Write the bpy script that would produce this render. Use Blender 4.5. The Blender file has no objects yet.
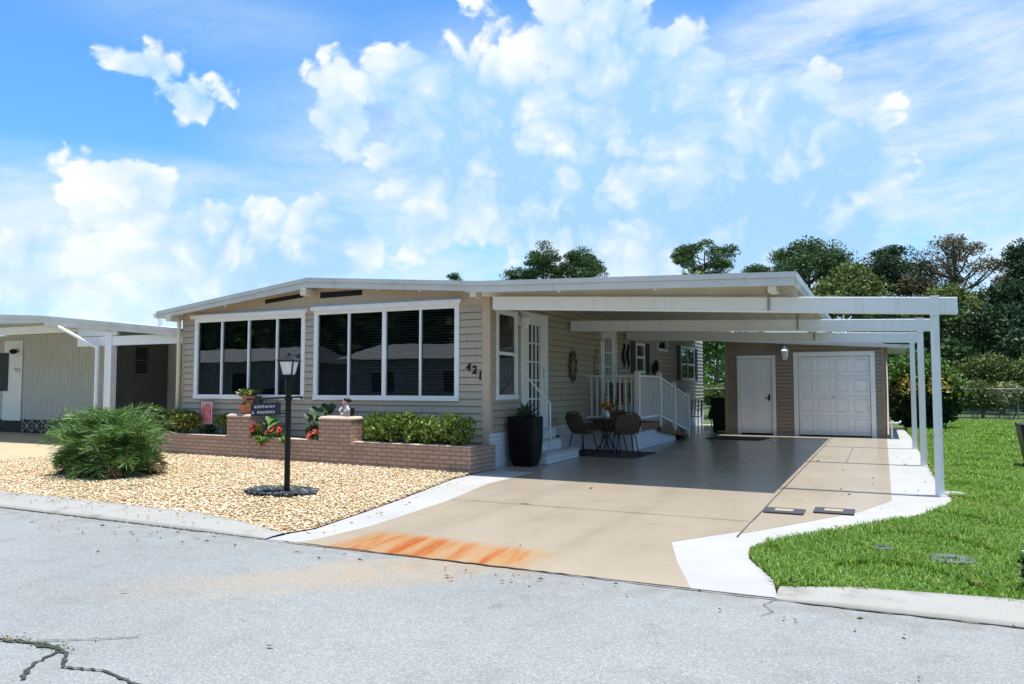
import bpy, bmesh, math, random
import numpy as np
from mathutils import Vector, Matrix
R = math.radians
rnd = random.Random(7)
S = bpy.context.scene
COL = S.collection
OFF = {}

# ------------------------------------------------------------------ node helpers
def newmat(name):
    m = bpy.data.materials.new(name); m.use_nodes = True
    nt = m.node_tree
    for n in list(nt.nodes): nt.nodes.remove(n)
    out = nt.nodes.new('ShaderNodeOutputMaterial')
    b = nt.nodes.new('ShaderNodeBsdfPrincipled')
    nt.links.new(b.outputs[0], out.inputs[0])
    return m, nt, b, out

class X:
    """a scalar or vector socket with arithmetic"""
    def __init__(s, nt, o): s.nt = nt; s.o = o
    def _m(s, op, *a):
        n = s.nt.nodes.new('ShaderNodeMath'); n.operation = op
        for i, v in enumerate((s,) + a):
            if isinstance(v, X): s.nt.links.new(v.o, n.inputs[i])
            else: n.inputs[i].default_value = v
        return X(s.nt, n.outputs[0])
    def __add__(s, a): return s._m('ADD', a)
    def __sub__(s, a): return s._m('SUBTRACT', a)
    def __mul__(s, a): return s._m('MULTIPLY', a)
    def __truediv__(s, a): return s._m('DIVIDE', a)
    def rsub(s, c): return (s * -1.0) + c
    def max(s, a): return s._m('MAXIMUM', a)
    def min(s, a): return s._m('MINIMUM', a)
    def abs(s): return s._m('ABSOLUTE')
    def pow(s, a): return s._m('POWER', a)
    def sqrt(s): return s._m('SQRT')
    def atan2(s, a): return s._m('ARCTAN2', a)
    def step(s, a, b):
        n = s.nt.nodes.new('ShaderNodeMapRange'); n.interpolation_type = 'SMOOTHSTEP'
        s.nt.links.new(s.o, n.inputs[0]); n.inputs[1].default_value = a; n.inputs[2].default_value = b
        return X(s.nt, n.outputs[0])

def pos(nt):
    g = nt.nodes.new('ShaderNodeNewGeometry'); sp = nt.nodes.new('ShaderNodeSeparateXYZ')
    nt.links.new(g.outputs['Position'], sp.inputs[0])
    return X(nt, sp.outputs[0]), X(nt, sp.outputs[1]), X(nt, sp.outputs[2]), g
def vec(nt, x, y, z=0.0):
    n = nt.nodes.new('ShaderNodeCombineXYZ')
    for i, v in enumerate((x, y, z)):
        if isinstance(v, X): nt.links.new(v.o, n.inputs[i])
        else: n.inputs[i].default_value = v
    return n.outputs[0]
def noise(nt, v, scale, detail=4.0, rough=.55, dist=0.0):
    n = nt.nodes.new('ShaderNodeTexNoise'); nt.links.new(v, n.inputs['Vector'])
    n.inputs['Scale'].default_value = scale; n.inputs['Detail'].default_value = detail
    n.inputs['Roughness'].default_value = rough; n.inputs['Distortion'].default_value = dist
    return X(nt, n.outputs[0])
def ramp(nt, fac, stops):
    n = nt.nodes.new('ShaderNodeValToRGB'); nt.links.new(fac.o, n.inputs[0])
    e = n.color_ramp.elements
    while len(e) < len(stops): e.new(.5)
    for el, (p, c) in zip(e, stops): el.position = p; el.color = (*c, 1)
    return n.outputs[0]
def mixc(nt, fac, a, b, mode='MIX'):
    n = nt.nodes.new('ShaderNodeMix'); n.data_type = 'RGBA'; n.blend_type = mode
    for i, v in ((0, fac), (6, a), (7, b)):
        if isinstance(v, X): nt.links.new(v.o, n.inputs[i])
        elif hasattr(v, 'is_linked'): nt.links.new(v, n.inputs[i])
        elif isinstance(v, tuple): n.inputs[i].default_value = (*v, 1)
        else: n.inputs[i].default_value = v
    return n.outputs[2]
def bump(nt, b, h, dist=.01, strength=.6):
    n = nt.nodes.new('ShaderNodeBump'); n.inputs['Distance'].default_value = dist
    n.inputs['Strength'].default_value = strength
    nt.links.new(h.o, n.inputs['Height']); nt.links.new(n.outputs[0], b.inputs['Normal'])
def setcol(nt, b, c):
    if isinstance(c, tuple): b.inputs['Base Color'].default_value = (*c, 1)
    else: nt.links.new(c, b.inputs['Base Color'])

def plain(name, c, rough=.5, metal=0.0, var=.12, scale=3.0, bmp=0.0, bscale=60.0, spec=.5, dirt=0.0, streak=0.0):
    m, nt, b, _ = newmat(name)
    g = nt.nodes.new('ShaderNodeNewGeometry'); p = g.outputs['Position']
    n1 = noise(nt, p, scale, 5)
    lo = tuple(max(0, v * (1 - var)) for v in c); hi = tuple(min(1, v * (1 + var)) for v in c)
    col = ramp(nt, n1, [(.3, lo), (.7, hi)])
    if dirt:
        n2 = noise(nt, p, scale * .35, 6, .65)
        col = mixc(nt, n2.step(.5, .75) * dirt, col, tuple(v * .45 for v in c))
    if streak:
        px_, py_, pz_, _g = pos(nt)
        s1 = noise(nt, vec(nt, px_ * 9.0, py_ * 9.0, pz_ * .7), 1.0, 5, .65); s2 = noise(nt, p, 1.3, 5, .6)
        col = mixc(nt, s1.step(.5, .72) * s2.step(.35, .65) * streak, col, tuple(v * w for v, w in zip(c, (.42, .40, .35))))
    setcol(nt, b, col)
    b.inputs['Roughness'].default_value = rough; b.inputs['Metallic'].default_value = metal
    b.inputs['Specular IOR Level'].default_value = spec
    if bmp: bump(nt, b, noise(nt, p, bscale, 3), bmp, .7)
    return m

def island(name, stops, rough=.6, trans=0.0, spec=.3, patch=None):
    """colour differs per leaf, blade or pebble"""
    m, nt, b, out = newmat(name)
    g = nt.nodes.new('ShaderNodeNewGeometry')
    r = X(nt, g.outputs['Random Per Island'])
    col = ramp(nt, r, stops)
    n = noise(nt, g.outputs['Position'], .9, 3)
    col = mixc(nt, n.step(.35, .65) * .35, col, mixc(nt, 1.0, col, (.62, .7, .5), 'MULTIPLY'))
    if patch:
        pn = noise(nt, g.outputs['Position'], .55, 5, .6)
        col = mixc(nt, pn.step(.54, .74) * .38, col, patch)
    setcol(nt, b, col); b.inputs['Roughness'].default_value = rough
    b.inputs['Specular IOR Level'].default_value = spec
    if trans:
        t = nt.nodes.new('ShaderNodeBsdfTranslucent'); mx = nt.nodes.new('ShaderNodeMixShader')
        nt.links.new(mixc(nt, 1.0, col, (1.0, 1.0, .55), 'MULTIPLY'), t.inputs[0])
        mx.inputs[0].default_value = trans
        nt.links.new(b.outputs[0], mx.inputs[1]); nt.links.new(t.outputs[0], mx.inputs[2])
        nt.links.new(mx.outputs[0], out.inputs[0])
    return m

def brick(name, c1, c2, mortar, w=.2, h=.068, rough=.85, mort=.008):
    m, nt, b, _ = newmat(name)
    x, y, z, g = pos(nt)
    sp = nt.nodes.new('ShaderNodeSeparateXYZ'); nt.links.new(g.outputs['Normal'], sp.inputs[0])
    up = X(nt, sp.outputs[2]).abs().step(.6, .7)
    u = x + y * up.rsub(1.0); v = z * up.rsub(1.0) + y * up
    bt = nt.nodes.new('ShaderNodeTexBrick'); nt.links.new(vec(nt, u, v), bt.inputs[0])
    bt.inputs['Color1'].default_value = (*c1, 1); bt.inputs['Color2'].default_value = (*c2, 1)
    bt.inputs['Mortar'].default_value = (*mortar, 1); bt.inputs['Scale'].default_value = 1
    bt.inputs['Mortar Size'].default_value = mort; bt.inputs['Mortar Smooth'].default_value = .3
    bt.inputs['Brick Width'].default_value = w; bt.inputs['Row Height'].default_value = h
    n = noise(nt, g.outputs['Position'], 30, 4)
    n2 = noise(nt, g.outputs['Position'], 2.0, 5)
    col = mixc(nt, n.step(.3, .7) * .3, bt.outputs[0], (c1[0] * .7, c1[1] * .7, c1[2] * .7))
    col = mixc(nt, n2.step(.5, .8) * .35, col, (c2[0] * .6, c2[1] * .6, c2[2] * .6))
    setcol(nt, b, col); b.inputs['Roughness'].default_value = rough
    bump(nt, b, X(nt, bt.outputs[1]) * -1.0 + n * .35, .008, .9)
    return m

# ------------------------------------------------------------------ materials
M = {}
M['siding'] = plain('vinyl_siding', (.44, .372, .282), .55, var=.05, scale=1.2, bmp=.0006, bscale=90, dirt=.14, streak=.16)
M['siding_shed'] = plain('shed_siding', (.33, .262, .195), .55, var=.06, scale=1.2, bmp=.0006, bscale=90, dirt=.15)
M['board'] = plain('tan_board', (.50, .40, .29), .6, var=.06, dirt=.12)
M['trim'] = plain('white_trim', (.82, .83, .84), .38, var=.03, dirt=.05)
M['alum'] = plain('white_aluminium', (.80, .81, .81), .32, var=.03, scale=1.5, dirt=.08, streak=.26)
M['cream'] = plain('cream_paint', (.72, .65, .52), .5, var=.05, dirt=.1)
M['soffit'] = plain('soffit_pan', (.42, .385, .31), .45, var=.04, dirt=.08)
M['rooftop'] = plain('roof_membrane', (.74, .75, .76), .55, var=.06, dirt=.2)
M['fascia'] = plain('fascia_metal', (.58, .585, .575), .42, var=.06, scale=2.5, dirt=.22, streak=.4)
M['wbrick'] = brick('painted_brick', (.78, .80, .84), (.74, .76, .80), (.66, .68, .72), .2, .075)
M['brick'] = brick('planter_brick', (.53, .355, .26), (.43, .28, .20), (.25, .18, .14), .2, .07, .85, .011)
M['cap'] = plain('planter_cap', (.55, .41, .33), .8, var=.15, scale=14, bmp=.003)
M['black'] = plain('black_paint', (.009, .009, .010), .4, var=.2, spec=.25)
M['blackpot'] = plain('black_pot', (.005, .005, .0055), .4, var=.3, scale=6, spec=.12)
M['iron'] = plain('dark_bronze_iron', (.03, .022, .016), .45, metal=.3, var=.3, scale=12)
M['gold'] = plain('aged_gold', (.30, .21, .07), .5, metal=.4, var=.4, scale=14)
M['rattan'] = plain('brown_weave', (.10, .066, .042), .7, var=.35, scale=40, bmp=.004, bscale=120)
M['rubber'] = plain('rubber_mat', (.022, .02, .02), .85, var=.3, scale=20, bmp=.004)
M['rug'] = plain('dark_rug', (.06, .05, .045), .95, var=.3, scale=9, bmp=.004)
M['matgrey'] = plain('dark_grey_mat', (.045, .045, .055), .8, var=.3, scale=30, bmp=.004)
M['matcream'] = plain('cream_inset', (.34, .29, .21), .8, var=.1, scale=20)
M['wood'] = plain('brown_deck_wood', (.17, .085, .04), .55, var=.3, scale=5, dirt=.3)
M['bark'] = plain('pine_bark', (.105, .078, .058), .9, var=.4, scale=5, bmp=.02, bscale=12)
M['stem'] = plain('plant_stem', (.09, .11, .035), .7, var=.3, scale=9)
M['soil'] = plain('soil', (.05, .035, .025), .95, var=.4, scale=15, bmp=.01)
M['terra'] = plain('terracotta', (.50, .17, .10), .75, var=.2, scale=12)
M['interior'] = plain('dim_interior', (.10, .09, .08), .9)
M['blind'] = plain('blind_slat', (.50, .50, .52), .5, var=.05)
M['curtain'] = plain('teal_curtain', (.10, .15, .17), .8, var=.1)
M['shutter'] = plain('dark_shutter', (.03, .022, .02), .6)
M['door'] = plain('white_door', (.82, .83, .83), .38, var=.03, dirt=.05, streak=.12)
M['steel'] = plain('brushed_steel', (.45, .45, .46), .3, metal=1.0)
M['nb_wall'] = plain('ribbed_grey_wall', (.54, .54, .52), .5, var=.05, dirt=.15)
M['nb_shaded'] = plain('shaded_side_wall', (.15, .155, .165), .55, var=.05, dirt=.12)  # neighbour's wall turned from the light: its shade is put into the colour
M['lattice'] = plain('lattice_plastic', (.34, .31, .29), .6)
M['bin'] = plain('black_bin_plastic', (.012, .012, .013), .45)
M['sign'] = plain('sign_board', (.018, .022, .04), .4)
M['lettering'] = plain('white_lettering', (.82, .82, .8), .5)
M['tanwood'] = plain('tan_plaque', (.5, .38, .2), .6)
M['pinkcloth'] = plain('pink_cloth', (.62, .17, .17), .8, var=.3, scale=12)
M['palecloth'] = plain('pale_pink_cloth', (.68, .42, .38), .8, var=.1, scale=12)
M['skin'] = plain('painted_skin', (.55, .30, .2), .6)
M['greystone'] = plain('grey_stone', (.42, .40, .42), .7, var=.2, scale=20)
M['teal'] = plain('teal_ribbon', (.08, .26, .3), .6)
M['pvc'] = plain('white_pvc', (.78, .79, .8), .35, var=.02)
M['patio'] = plain('grey_patio_chair', (.45, .5, .55), .4)
M['lid'] = plain('meter_lid', (.10, .105, .115), .7, var=.25, scale=12, bmp=.005)
M['wire'] = plain('galvanised_wire', (.30, .31, .31), .45, metal=.6)
M['bulbglass'] = None

# concrete, driveway, road
def concrete(name, c, stain=(.5, .45, .4), amount=.2, rough=.8, grain=.12, spec=.4):
    m, nt, b, _ = newmat(name)
    x, y, z, g = pos(nt); p = g.outputs['Position']
    col = ramp(nt, noise(nt, p, .8, 6, .6), [(.3, tuple(v * .92 for v in c)), (.7, tuple(min(1, v * 1.06) for v in c))])
    col = mixc(nt, noise(nt, p, 2.2, 7, .7).step(.5, .72) * amount, col, mixc(nt, 1.0, col, stain, 'MULTIPLY'))
    fine = noise(nt, p, 160, 2, .6)
    col = mixc(nt, fine.step(.35, .65) * grain, col, mixc(nt, 1.0, col, (.6, .6, .6), 'MULTIPLY'))
    setcol(nt, b, col); b.inputs['Roughness'].default_value = rough; b.inputs['Specular IOR Level'].default_value = spec
    bump(nt, b, fine, .002, .5)
    return m
M['white_conc'] = concrete('pale_concrete', (.375, .37, .36), (.72, .68, .62), .35)
M['curb'] = concrete('curb_concrete', (.33, .32, .295), (.55, .50, .44), .7, grain=.3)
M['nb_conc'] = concrete('yellowed_concrete', (.42, .35, .22), (.8, .75, .65), .3)
M['joint'] = plain('joint_line', (.10, .075, .055), .9, var=.3, scale=20)
M['crack'] = plain('crack_dirt', (.045, .044, .036), .95, var=.5, scale=20)

def driveway_mat():
    m, nt, b, _ = newmat('tan_driveway')
    x, y, z, g = pos(nt); p = g.outputs['Position']
    c = (.402, .338, .258)
    col = ramp(nt, noise(nt, p, .7, 6, .6), [(.3, tuple(v * .93 for v in c)), (.7, tuple(v * 1.06 for v in c))])
    col = mixc(nt, noise(nt, p, 1.7, 8, .72).step(.5, .72) * .35, col, mixc(nt, 1.0, col, (.72, .7, .68), 'MULTIPLY'))
    fine = noise(nt, p, 170, 2)
    col = mixc(nt, fine.step(.4, .6) * .10, col, mixc(nt, 1.0, col, (.6, .6, .6), 'MULTIPLY'))
    col = mixc(nt, noise(nt, vec(nt, x * 1.6, y * .22), 1.0, 6, .65).step(.5, .68) * .30, col, mixc(nt, 1.0, col, (.72, .69, .66), 'MULTIPLY'))
    col = mixc(nt, noise(nt, p, 3.6, 3, .5).step(.70, .76) * .45, col, mixc(nt, 1.0, col, (.55, .52, .5), 'MULTIPLY'))
    ty = ((x + 3.25).abs() - .78).abs().step(.04, .22).rsub(1.0) * noise(nt, vec(nt, x * 5.0, y * .5), 1.0, 5, .65).step(.35, .65)
    col = mixc(nt, ty * .22, col, mixc(nt, 1.0, col, (.55, .54, .53), 'MULTIPLY'))
    sd = ((x + 3.87) * (x + 3.87) + (y - 8.46) * (y - 8.46) * 2.0).sqrt() + (noise(nt, p, 14, 4) - .5) * .10
    col = mixc(nt, sd.step(.03, .085).rsub(1.0) * .8, col, (.10, .065, .04))
    # irrigation rust: streaks running down to the road
    yy = y + (x + 3.4) * .10
    st = noise(nt, vec(nt, x * 3.2 + y * .55, y * .38), 1.0, 6, .6)
    st2 = noise(nt, vec(nt, x * 9 + y * 1.5, y * .8), 1.0, 5, .65)
    band = yy.step(5.2, 5.5) * yy.step(6.02, 6.32).rsub(1.0)
    wx = x.step(-4.55, -4.25) * x.step(-2.75, -2.35).rsub(1.0)
    mask = band * wx
    glow = mask * (st * .75 + st2 * .45).step(.26, .66)
    col = mixc(nt, glow * .80, col, (.46, .215, .055))
    deep = mask * ((st * .70 + st2 * .50).step(.56, .72))
    col = mixc(nt, deep * .92, col, (.40, .085, .014))
    setcol(nt, b, col)
    b.inputs['Roughness'].default_value = .22; b.inputs['Specular IOR Level'].default_value = .42
    bump(nt, b, fine + noise(nt, p, 6, 3) * .6, .0015, .4)
    return m
M['drive'] = driveway_mat()

def road_mat():
    m, nt, b, _ = newmat('aged_asphalt')
    x, y, z, g = pos(nt); p = g.outputs['Position']
    v = nt.nodes.new('ShaderNodeTexVoronoi'); v.inputs['Scale'].default_value = 135
    nt.links.new(p, v.inputs['Vector'])
    sp = nt.nodes.new('ShaderNodeSeparateColor'); nt.links.new(v.outputs['Color'], sp.inputs[0])
    col = ramp(nt, X(nt, sp.outputs[0]), [(0, (.195, .203, .201)), (.5, (.246, .255, .252)), (.85, (.285, .293, .289)), (1, (.36, .364, .357))])
    big = noise(nt, p, .45, 6, .6)
    col = mixc(nt, big.step(.35, .7) * .6, col, mixc(nt, 1.0, col, (.78, .79, .80), 'MULTIPLY'))
    mid = noise(nt, p, 3.0, 6, .7)
    col = mixc(nt, mid.step(.48, .72) * .45, col, mixc(nt, 1.0, col, (.7, .7, .7), 'MULTIPLY'))
    wt = ((y - 3.9).abs() - .75).abs().step(.0, .55).rsub(1.0)
    col = mixc(nt, wt * noise(nt, p, .7, 5, .6).step(.3, .65) * .30, col, mixc(nt, 1.0, col, (.80, .80, .80), 'MULTIPLY'))
    osp = noise(nt, p, 1.9, 3, .5).step(.69, .76)
    col = mixc(nt, osp * .5, col, (.12, .118, .115))
    # wheel-worn grime by the kerb, tan wash from the driveway
    edge = y.step(4.75, 5.45)
    col = mixc(nt, edge * noise(nt, p, 5, 5).step(.35, .7) * .55, col, (.17, .15, .125))
    wx = ((x + 2.9) * -.73 + (y - 5.5) * .69 + (noise(nt, p, 1.1, 6, .6) - .5) * 1.1).abs()
    wash = wx.step(.12, .62).rsub(1.0) * y.step(3.1, 5.0) * noise(nt, p, 9, 6, .75).step(.25, .62)
    col = mixc(nt, wash * .55, col, (.36, .25, .125))
    setcol(nt, b, col); b.inputs['Roughness'].default_value = .85
    b.inputs['Specular IOR Level'].default_value = .3
    bump(nt, b, X(nt, v.outputs['Distance']) * -1.0, .003, .6)
    return m
M['road'] = road_mat()

def ground_mat():
    m, nt, b, _ = newmat('grassy_ground')
    x, y, z, g = pos(nt); p = g.outputs['Position']
    a = noise(nt, p, .35, 6, .6); c = noise(nt, p, 18, 4, .7)
    col = ramp(nt, a, [(.3, (.045, .085, .018)), (.7, (.085, .125, .03))])
    col = mixc(nt, c.step(.35, .7) * .5, col, (.035, .06, .015))
    setcol(nt, b, col); b.inputs['Roughness'].default_value = .95
    bump(nt, b, c, .03, .8)
    return m
M['ground'] = ground_mat()
M['gravelbed'] = plain('gravel_bed', (.56, .41, .26), .9, var=.4, scale=40, bmp=.01, bscale=60)
M['pebble'] = island('river_gravel', [(0, (.44, .26, .13)), (.2, (.57, .38, .20)), (.5, (.69, .52, .33)), (.75, (.75, .62, .44)), (1, (.80, .73, .60))], .75)
M['slate'] = island('dark_pebbles', [(0, (.02, .025, .03)), (.6, (.07, .08, .09)), (1, (.2, .21, .22))], .6)
M['grass'] = island('lawn_blades', [(0, (0.060, 0.149, 0.020)), (.35, (0.125, 0.259, 0.032)), (.75, (0.200, 0.363, 0.055)), (.92, (0.290, 0.440, 0.090)), (1, (0.420, 0.396, 0.170))], .5, .4, patch=(.30, .29, .10))
M['pine'] = island('pine_needles', [(0, (0.023, 0.055, 0.020)), (.5, (0.055, 0.114, 0.035)), (1, (0.118, 0.196, 0.059))], .55, .15)
M['pine2'] = island('deep_pine_needles', [(0, (0.015, 0.034, 0.019)), (.5, (0.031, 0.069, 0.027)), (1, (0.069, 0.130, 0.046))], .55, .15)
M['brownpine'] = island('browned_needles', [(0, (.03, .055, .02)), (.5, (.075, .09, .035)), (.75, (.15, .105, .06)), (1, (.27, .16, .10))], .6, .2)
M['leaf'] = island('broad_leaves', [(0, (0.034, 0.078, 0.019)), (.5, (0.085, 0.173, 0.038)), (1, (0.189, 0.312, 0.076))], .5, .25)
M['leaf2'] = island('olive_leaves', [(0, (0.055, 0.087, 0.025)), (.5, (0.129, 0.175, 0.055)), (1, (0.275, 0.314, 0.110))], .55, .25)
M['scrub'] = island('dry_scrub', [(0, (0.083, 0.115, 0.042)), (.5, (0.231, 0.260, 0.103)), (.8, (0.416, 0.396, 0.187)), (1, (0.667, 0.564, 0.355))], .7, .2)
M['hedge'] = island('hedge_leaves', [(0, (.05, .09, .015)), (.4, (.12, .20, .03)), (.8, (.24, .34, .07)), (1, (.42, .46, .16))], .4, .25, .5)
M['croton'] = island('variegated_leaves', [(0, (.03, .06, .012)), (.5, (.12, .17, .03)), (.8, (.34, .32, .07)), (1, (.5, .42, .16))], .4, .2, .5)
M['yellow'] = island('yellow_croton', [(0, (0.188, 0.128, 0.015)), (.5, (0.375, 0.270, 0.022)), (1, (0.450, 0.375, 0.075))], .45, .2)
M['palm'] = island('palm_leaflets', [(0, (0.036, 0.100, 0.026)), (.45, (0.092, 0.209, 0.046)), (.85, (0.182, 0.338, 0.073)), (1, (0.365, 0.474, 0.109))], .42, .2, .5)
M['deadpalm'] = island('dry_fronds', [(0, (.10, .06, .03)), (1, (.33, .22, .12))], .8, .1)
M['shadeleaf'] = island('shaded_leaves', [(0, (.012, .03, .010)), (.6, (.03, .065, .018)), (1, (.07, .12, .03))], .45, .15)  # darker copy of the broad leaves, shade of the lower bush put into colour
M['darkleaf'] = island('big_dark_leaves', [(0, (.008, .03, .012)), (1, (.03, .085, .025))], .35, .15, .5)
M['limeleaf'] = island('lime_leaves', [(0, (.10, .2, .02)), (1, (.3, .42, .08))], .45, .25)
M['flower'] = island('red_petals', [(0, (.42, .03, .02)), (.6, (.62, .08, .05)), (1, (.72, .26, .2))], .6, .2)
M['sunflower'] = island('golden_petals', [(0, (.5, .2, .02)), (1, (.7, .38, .05))], .6, .2)
M['agave'] = island('agave_leaves', [(0, (.03, .075, .045)), (1, (.08, .15, .09))], .5, .1)

def glass_mat(name, tint, fres=1.0):
    m, nt, b, out = newmat(name); nt.nodes.remove(b)
    t = nt.nodes.new('ShaderNodeBsdfTransparent'); t.inputs[0].default_value = (*tint, 1)
    gl = nt.nodes.new('ShaderNodeBsdfGlossy'); gl.inputs['Roughness'].default_value = .012
    fr = nt.nodes.new('ShaderNodeFresnel'); fr.inputs[0].default_value = 1.5
    g = nt.nodes.new('ShaderNodeNewGeometry')
    w = noise(nt, g.outputs['Position'], 1.1, 2)
    bp = nt.nodes.new('ShaderNodeBump'); bp.inputs['Distance'].default_value = .004; bp.inputs['Strength'].default_value = .35
    nt.links.new(w.o, bp.inputs['Height']); nt.links.new(bp.outputs[0], gl.inputs['Normal'])
    mx = nt.nodes.new('ShaderNodeMixShader')
    nt.links.new((X(nt, fr.outputs[0]) * (1.25 * fres)).min(1.0).o, mx.inputs[0])
    nt.links.new(t.outputs[0], mx.inputs[1]); nt.links.new(gl.outputs[0], mx.inputs[2])
    nt.links.new(mx.outputs[0], out.inputs[0])
    return m
M['glass'] = glass_mat('window_glass', (.42, .44, .47))
M['clear'] = glass_mat('door_glass', (.72, .78, .82))
M['frost'] = plain('frosted_lamp_glass', (.72, .74, .76), .35, var=.1, scale=20)

# ------------------------------------------------------------------ mesh helpers
def idT(u, v, n): return (u, v, n)
def front(Y0): return lambda u, v, n: (u, Y0 - n, v)     # u = X, v = Z, n = towards the street
def side(X0): return lambda u, v, n: (X0 + n, u, v)       # u = Y, v = Z, n = towards the carport
class MB:
    def __init__(s, T=None): s.v = []; s.f = []; s.T = T
    def add(s, vs, fs):
        o = len(s.v); s.v += [tuple(s.T(*p)) if s.T else tuple(p) for p in vs]
        s.f += [tuple(i + o for i in f) for f in fs]; return s
    def box(s, a0, a1, b0, b1, c0, c1):
        return s.add([(a, b, c) for a in (a0, a1) for b in (b0, b1) for c in (c0, c1)],
                     [(0, 1, 3, 2), (4, 6, 7, 5), (0, 4, 5, 1), (2, 3, 7, 6), (0, 2, 6, 4), (1, 5, 7, 3)])
    def hexa(s, p): return s.add(p, [(0, 1, 2, 3), (7, 6, 5, 4), (0, 4, 5, 1), (1, 5, 6, 2), (2, 6, 7, 3), (3, 7, 4, 0)])
    def prism(s, poly, d):   # polygon of points extruded by vector d
        n = len(poly); q = [tuple(p[i] + d[i] for i in range(3)) for p in poly]
        return s.add(list(poly) + q, [tuple(range(n)), tuple(range(2 * n - 1, n - 1, -1))] +
                     [(i, (i + 1) % n, n + (i + 1) % n, n + i) for i in range(n)])
    def bar(s, a, b, w, h, up=(0, 0, 1)):
        a = Vector(a); b = Vector(b); d = (b - a).normalized(); u = Vector(up)
        if abs(d.dot(u)) > .98: u = Vector((0, 1, 0))
        r = d.cross(u).normalized() * w / 2; u = r.cross(d).normalized() * h / 2
        return s.hexa([a - r - u, a + r - u, a + r + u, a - r + u, b - r - u, b + r - u, b + r + u, b - r + u])
    def tube(s, pts, rad, n=8, cap=True):
        pts = [Vector(p) for p in pts]; N = len(pts)
        rad = rad if isinstance(rad, (list, tuple)) else [rad] * N
        o = len(s.v); vs = []; ref = None
        for i, p in enumerate(pts):
            t = (pts[min(i + 1, N - 1)] - pts[max(i - 1, 0)]).normalized()
            if ref is None: ref = Vector((1, 0, 0)) if abs(t.x) < .9 else Vector((0, 1, 0))
            a = t.cross(ref).normalized(); b = t.cross(a).normalized(); ref = a.cross(t).normalized() if a.cross(t).length > 0 else ref
            for k in range(n):
                c = 2 * math.pi * k / n; vs.append(p + (a * math.cos(c) + b * math.sin(c)) * rad[i])
        fs = [(i * n + k, i * n + (k + 1) % n, (i + 1) * n + (k + 1) % n, (i + 1) * n + k) for i in range(N - 1) for k in range(n)]
        if cap: fs += [tuple(range(n - 1, -1, -1)), tuple((N - 1) * n + k for k in range(n))]
        return s.add([tuple(v) for v in vs], fs)
    def lathe(s, c, prof, n=20, sx=1.0, sy=1.0):
        vs = [(c[0] + r * math.cos(2 * math.pi * k / n) * sx, c[1] + r * math.sin(2 * math.pi * k / n) * sy, c[2] + z) for r, z in prof for k in range(n)]
        N = len(prof)
        fs = [(i * n + k, i * n + (k + 1) % n, (i + 1) * n + (k + 1) % n, (i + 1) * n + k) for i in range(N - 1) for k in range(n)]
        fs += [tuple(range(n - 1, -1, -1)), tuple((N - 1) * n + k for k in range(n))]
        return s.add(vs, fs)
    def ball(s, c, rx, ry, rz, n=12, m=8):
        prof = [(math.sin(math.pi * i / m), -math.cos(math.pi * i / m)) for i in range(m + 1)]
        vs = [(c[0] + r * rx * math.cos(2 * math.pi * k / n), c[1] + r * ry * math.sin(2 * math.pi * k / n), c[2] + z * rz) for r, z in prof for k in range(n)]
        return s.add(vs, [(i * n + k, i * n + (k + 1) % n, (i + 1) * n + (k + 1) % n, (i + 1) * n + k) for i in range(m) for k in range(n)])
    def build(s, name, mat, parent=None, smooth=False, bevel=0.0, recalc=True):
        return link_mesh(name, np.array(s.v, float), s.f, mat, parent, smooth, bevel, recalc)

def link_mesh(name, V, F, mat, parent=None, smooth=False, bevel=0.0, recalc=False):
    if parent is not None: off = np.array(OFF[parent.name])
    else: off = np.array([(V[:, 0].min() + V[:, 0].max()) / 2, (V[:, 1].min() + V[:, 1].max()) / 2, V[:, 2].min()])
    me = bpy.data.meshes.new(name)
    V = V - off
    if isinstance(F, np.ndarray):
        nv, (nf, k) = len(V), F.shape
        me.vertices.add(nv); me.vertices.foreach_set('co', V.astype(np.float32).ravel())
        me.loops.add(nf * k); me.loops.foreach_set('vertex_index', F.astype(np.int32).ravel())
        me.polygons.add(nf); me.polygons.foreach_set('loop_start', np.arange(0, nf * k, k, dtype=np.int32))
        me.update(calc_edges=True)
    else:
        me.from_pydata([tuple(p) for p in V], [], F); me.update()
    if recalc:
        bm = bmesh.new(); bm.from_mesh(me)
        bmesh.ops.remove_doubles(bm, verts=bm.verts, dist=1e-6)
        bmesh.ops.recalc_face_normals(bm, faces=bm.faces); bm.to_mesh(me); bm.free()
    if smooth:
        me.polygons.foreach_set('use_smooth', [True] * len(me.polygons))
    me.materials.append(M[mat])
    o = bpy.data.objects.new(name, me); COL.objects.link(o)
    if parent is not None: o.parent = parent
    else: o.location = off
    OFF[o.name] = tuple(off)
    if bevel:
        b = o.modifiers.new('bevel', 'BEVEL'); b.width = bevel; b.segments = 2; b.limit_method = 'ANGLE'
    return o

def thing(name, loc, label, cat, group=None):
    o = bpy.data.objects.new(name, None); COL.objects.link(o); o.location = loc
    o.empty_display_size = .2; OFF[o.name] = tuple(loc)
    return tag(o, label, cat, group)
def tag(o, label, cat, group=None):
    o['label'] = label; o['category'] = cat
    if group: o['group'] = group
    return o
def kind(o, k, label=None):
    o['kind'] = k
    if label: o['label'] = label
    return o
def dup(root, loc, rz=0.0, label=None):
    r = root.copy(); COL.objects.link(r); r.location = loc; r.rotation_euler = (0, 0, rz)
    if label: r['label'] = label
    for ch in list(root.children):
        c = ch.copy(); COL.objects.link(c); c.parent = r
        for g in list(ch.children):
            d = g.copy(); COL.objects.link(d); d.parent = c
    return r

def sheet(name, poly, z, mat, label=None):
    V = np.array([(x, y, z) for x, y in poly], float)
    o = link_mesh(name, V, [tuple(range(len(poly)))], mat)
    return kind(o, 'structure', label)

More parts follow.
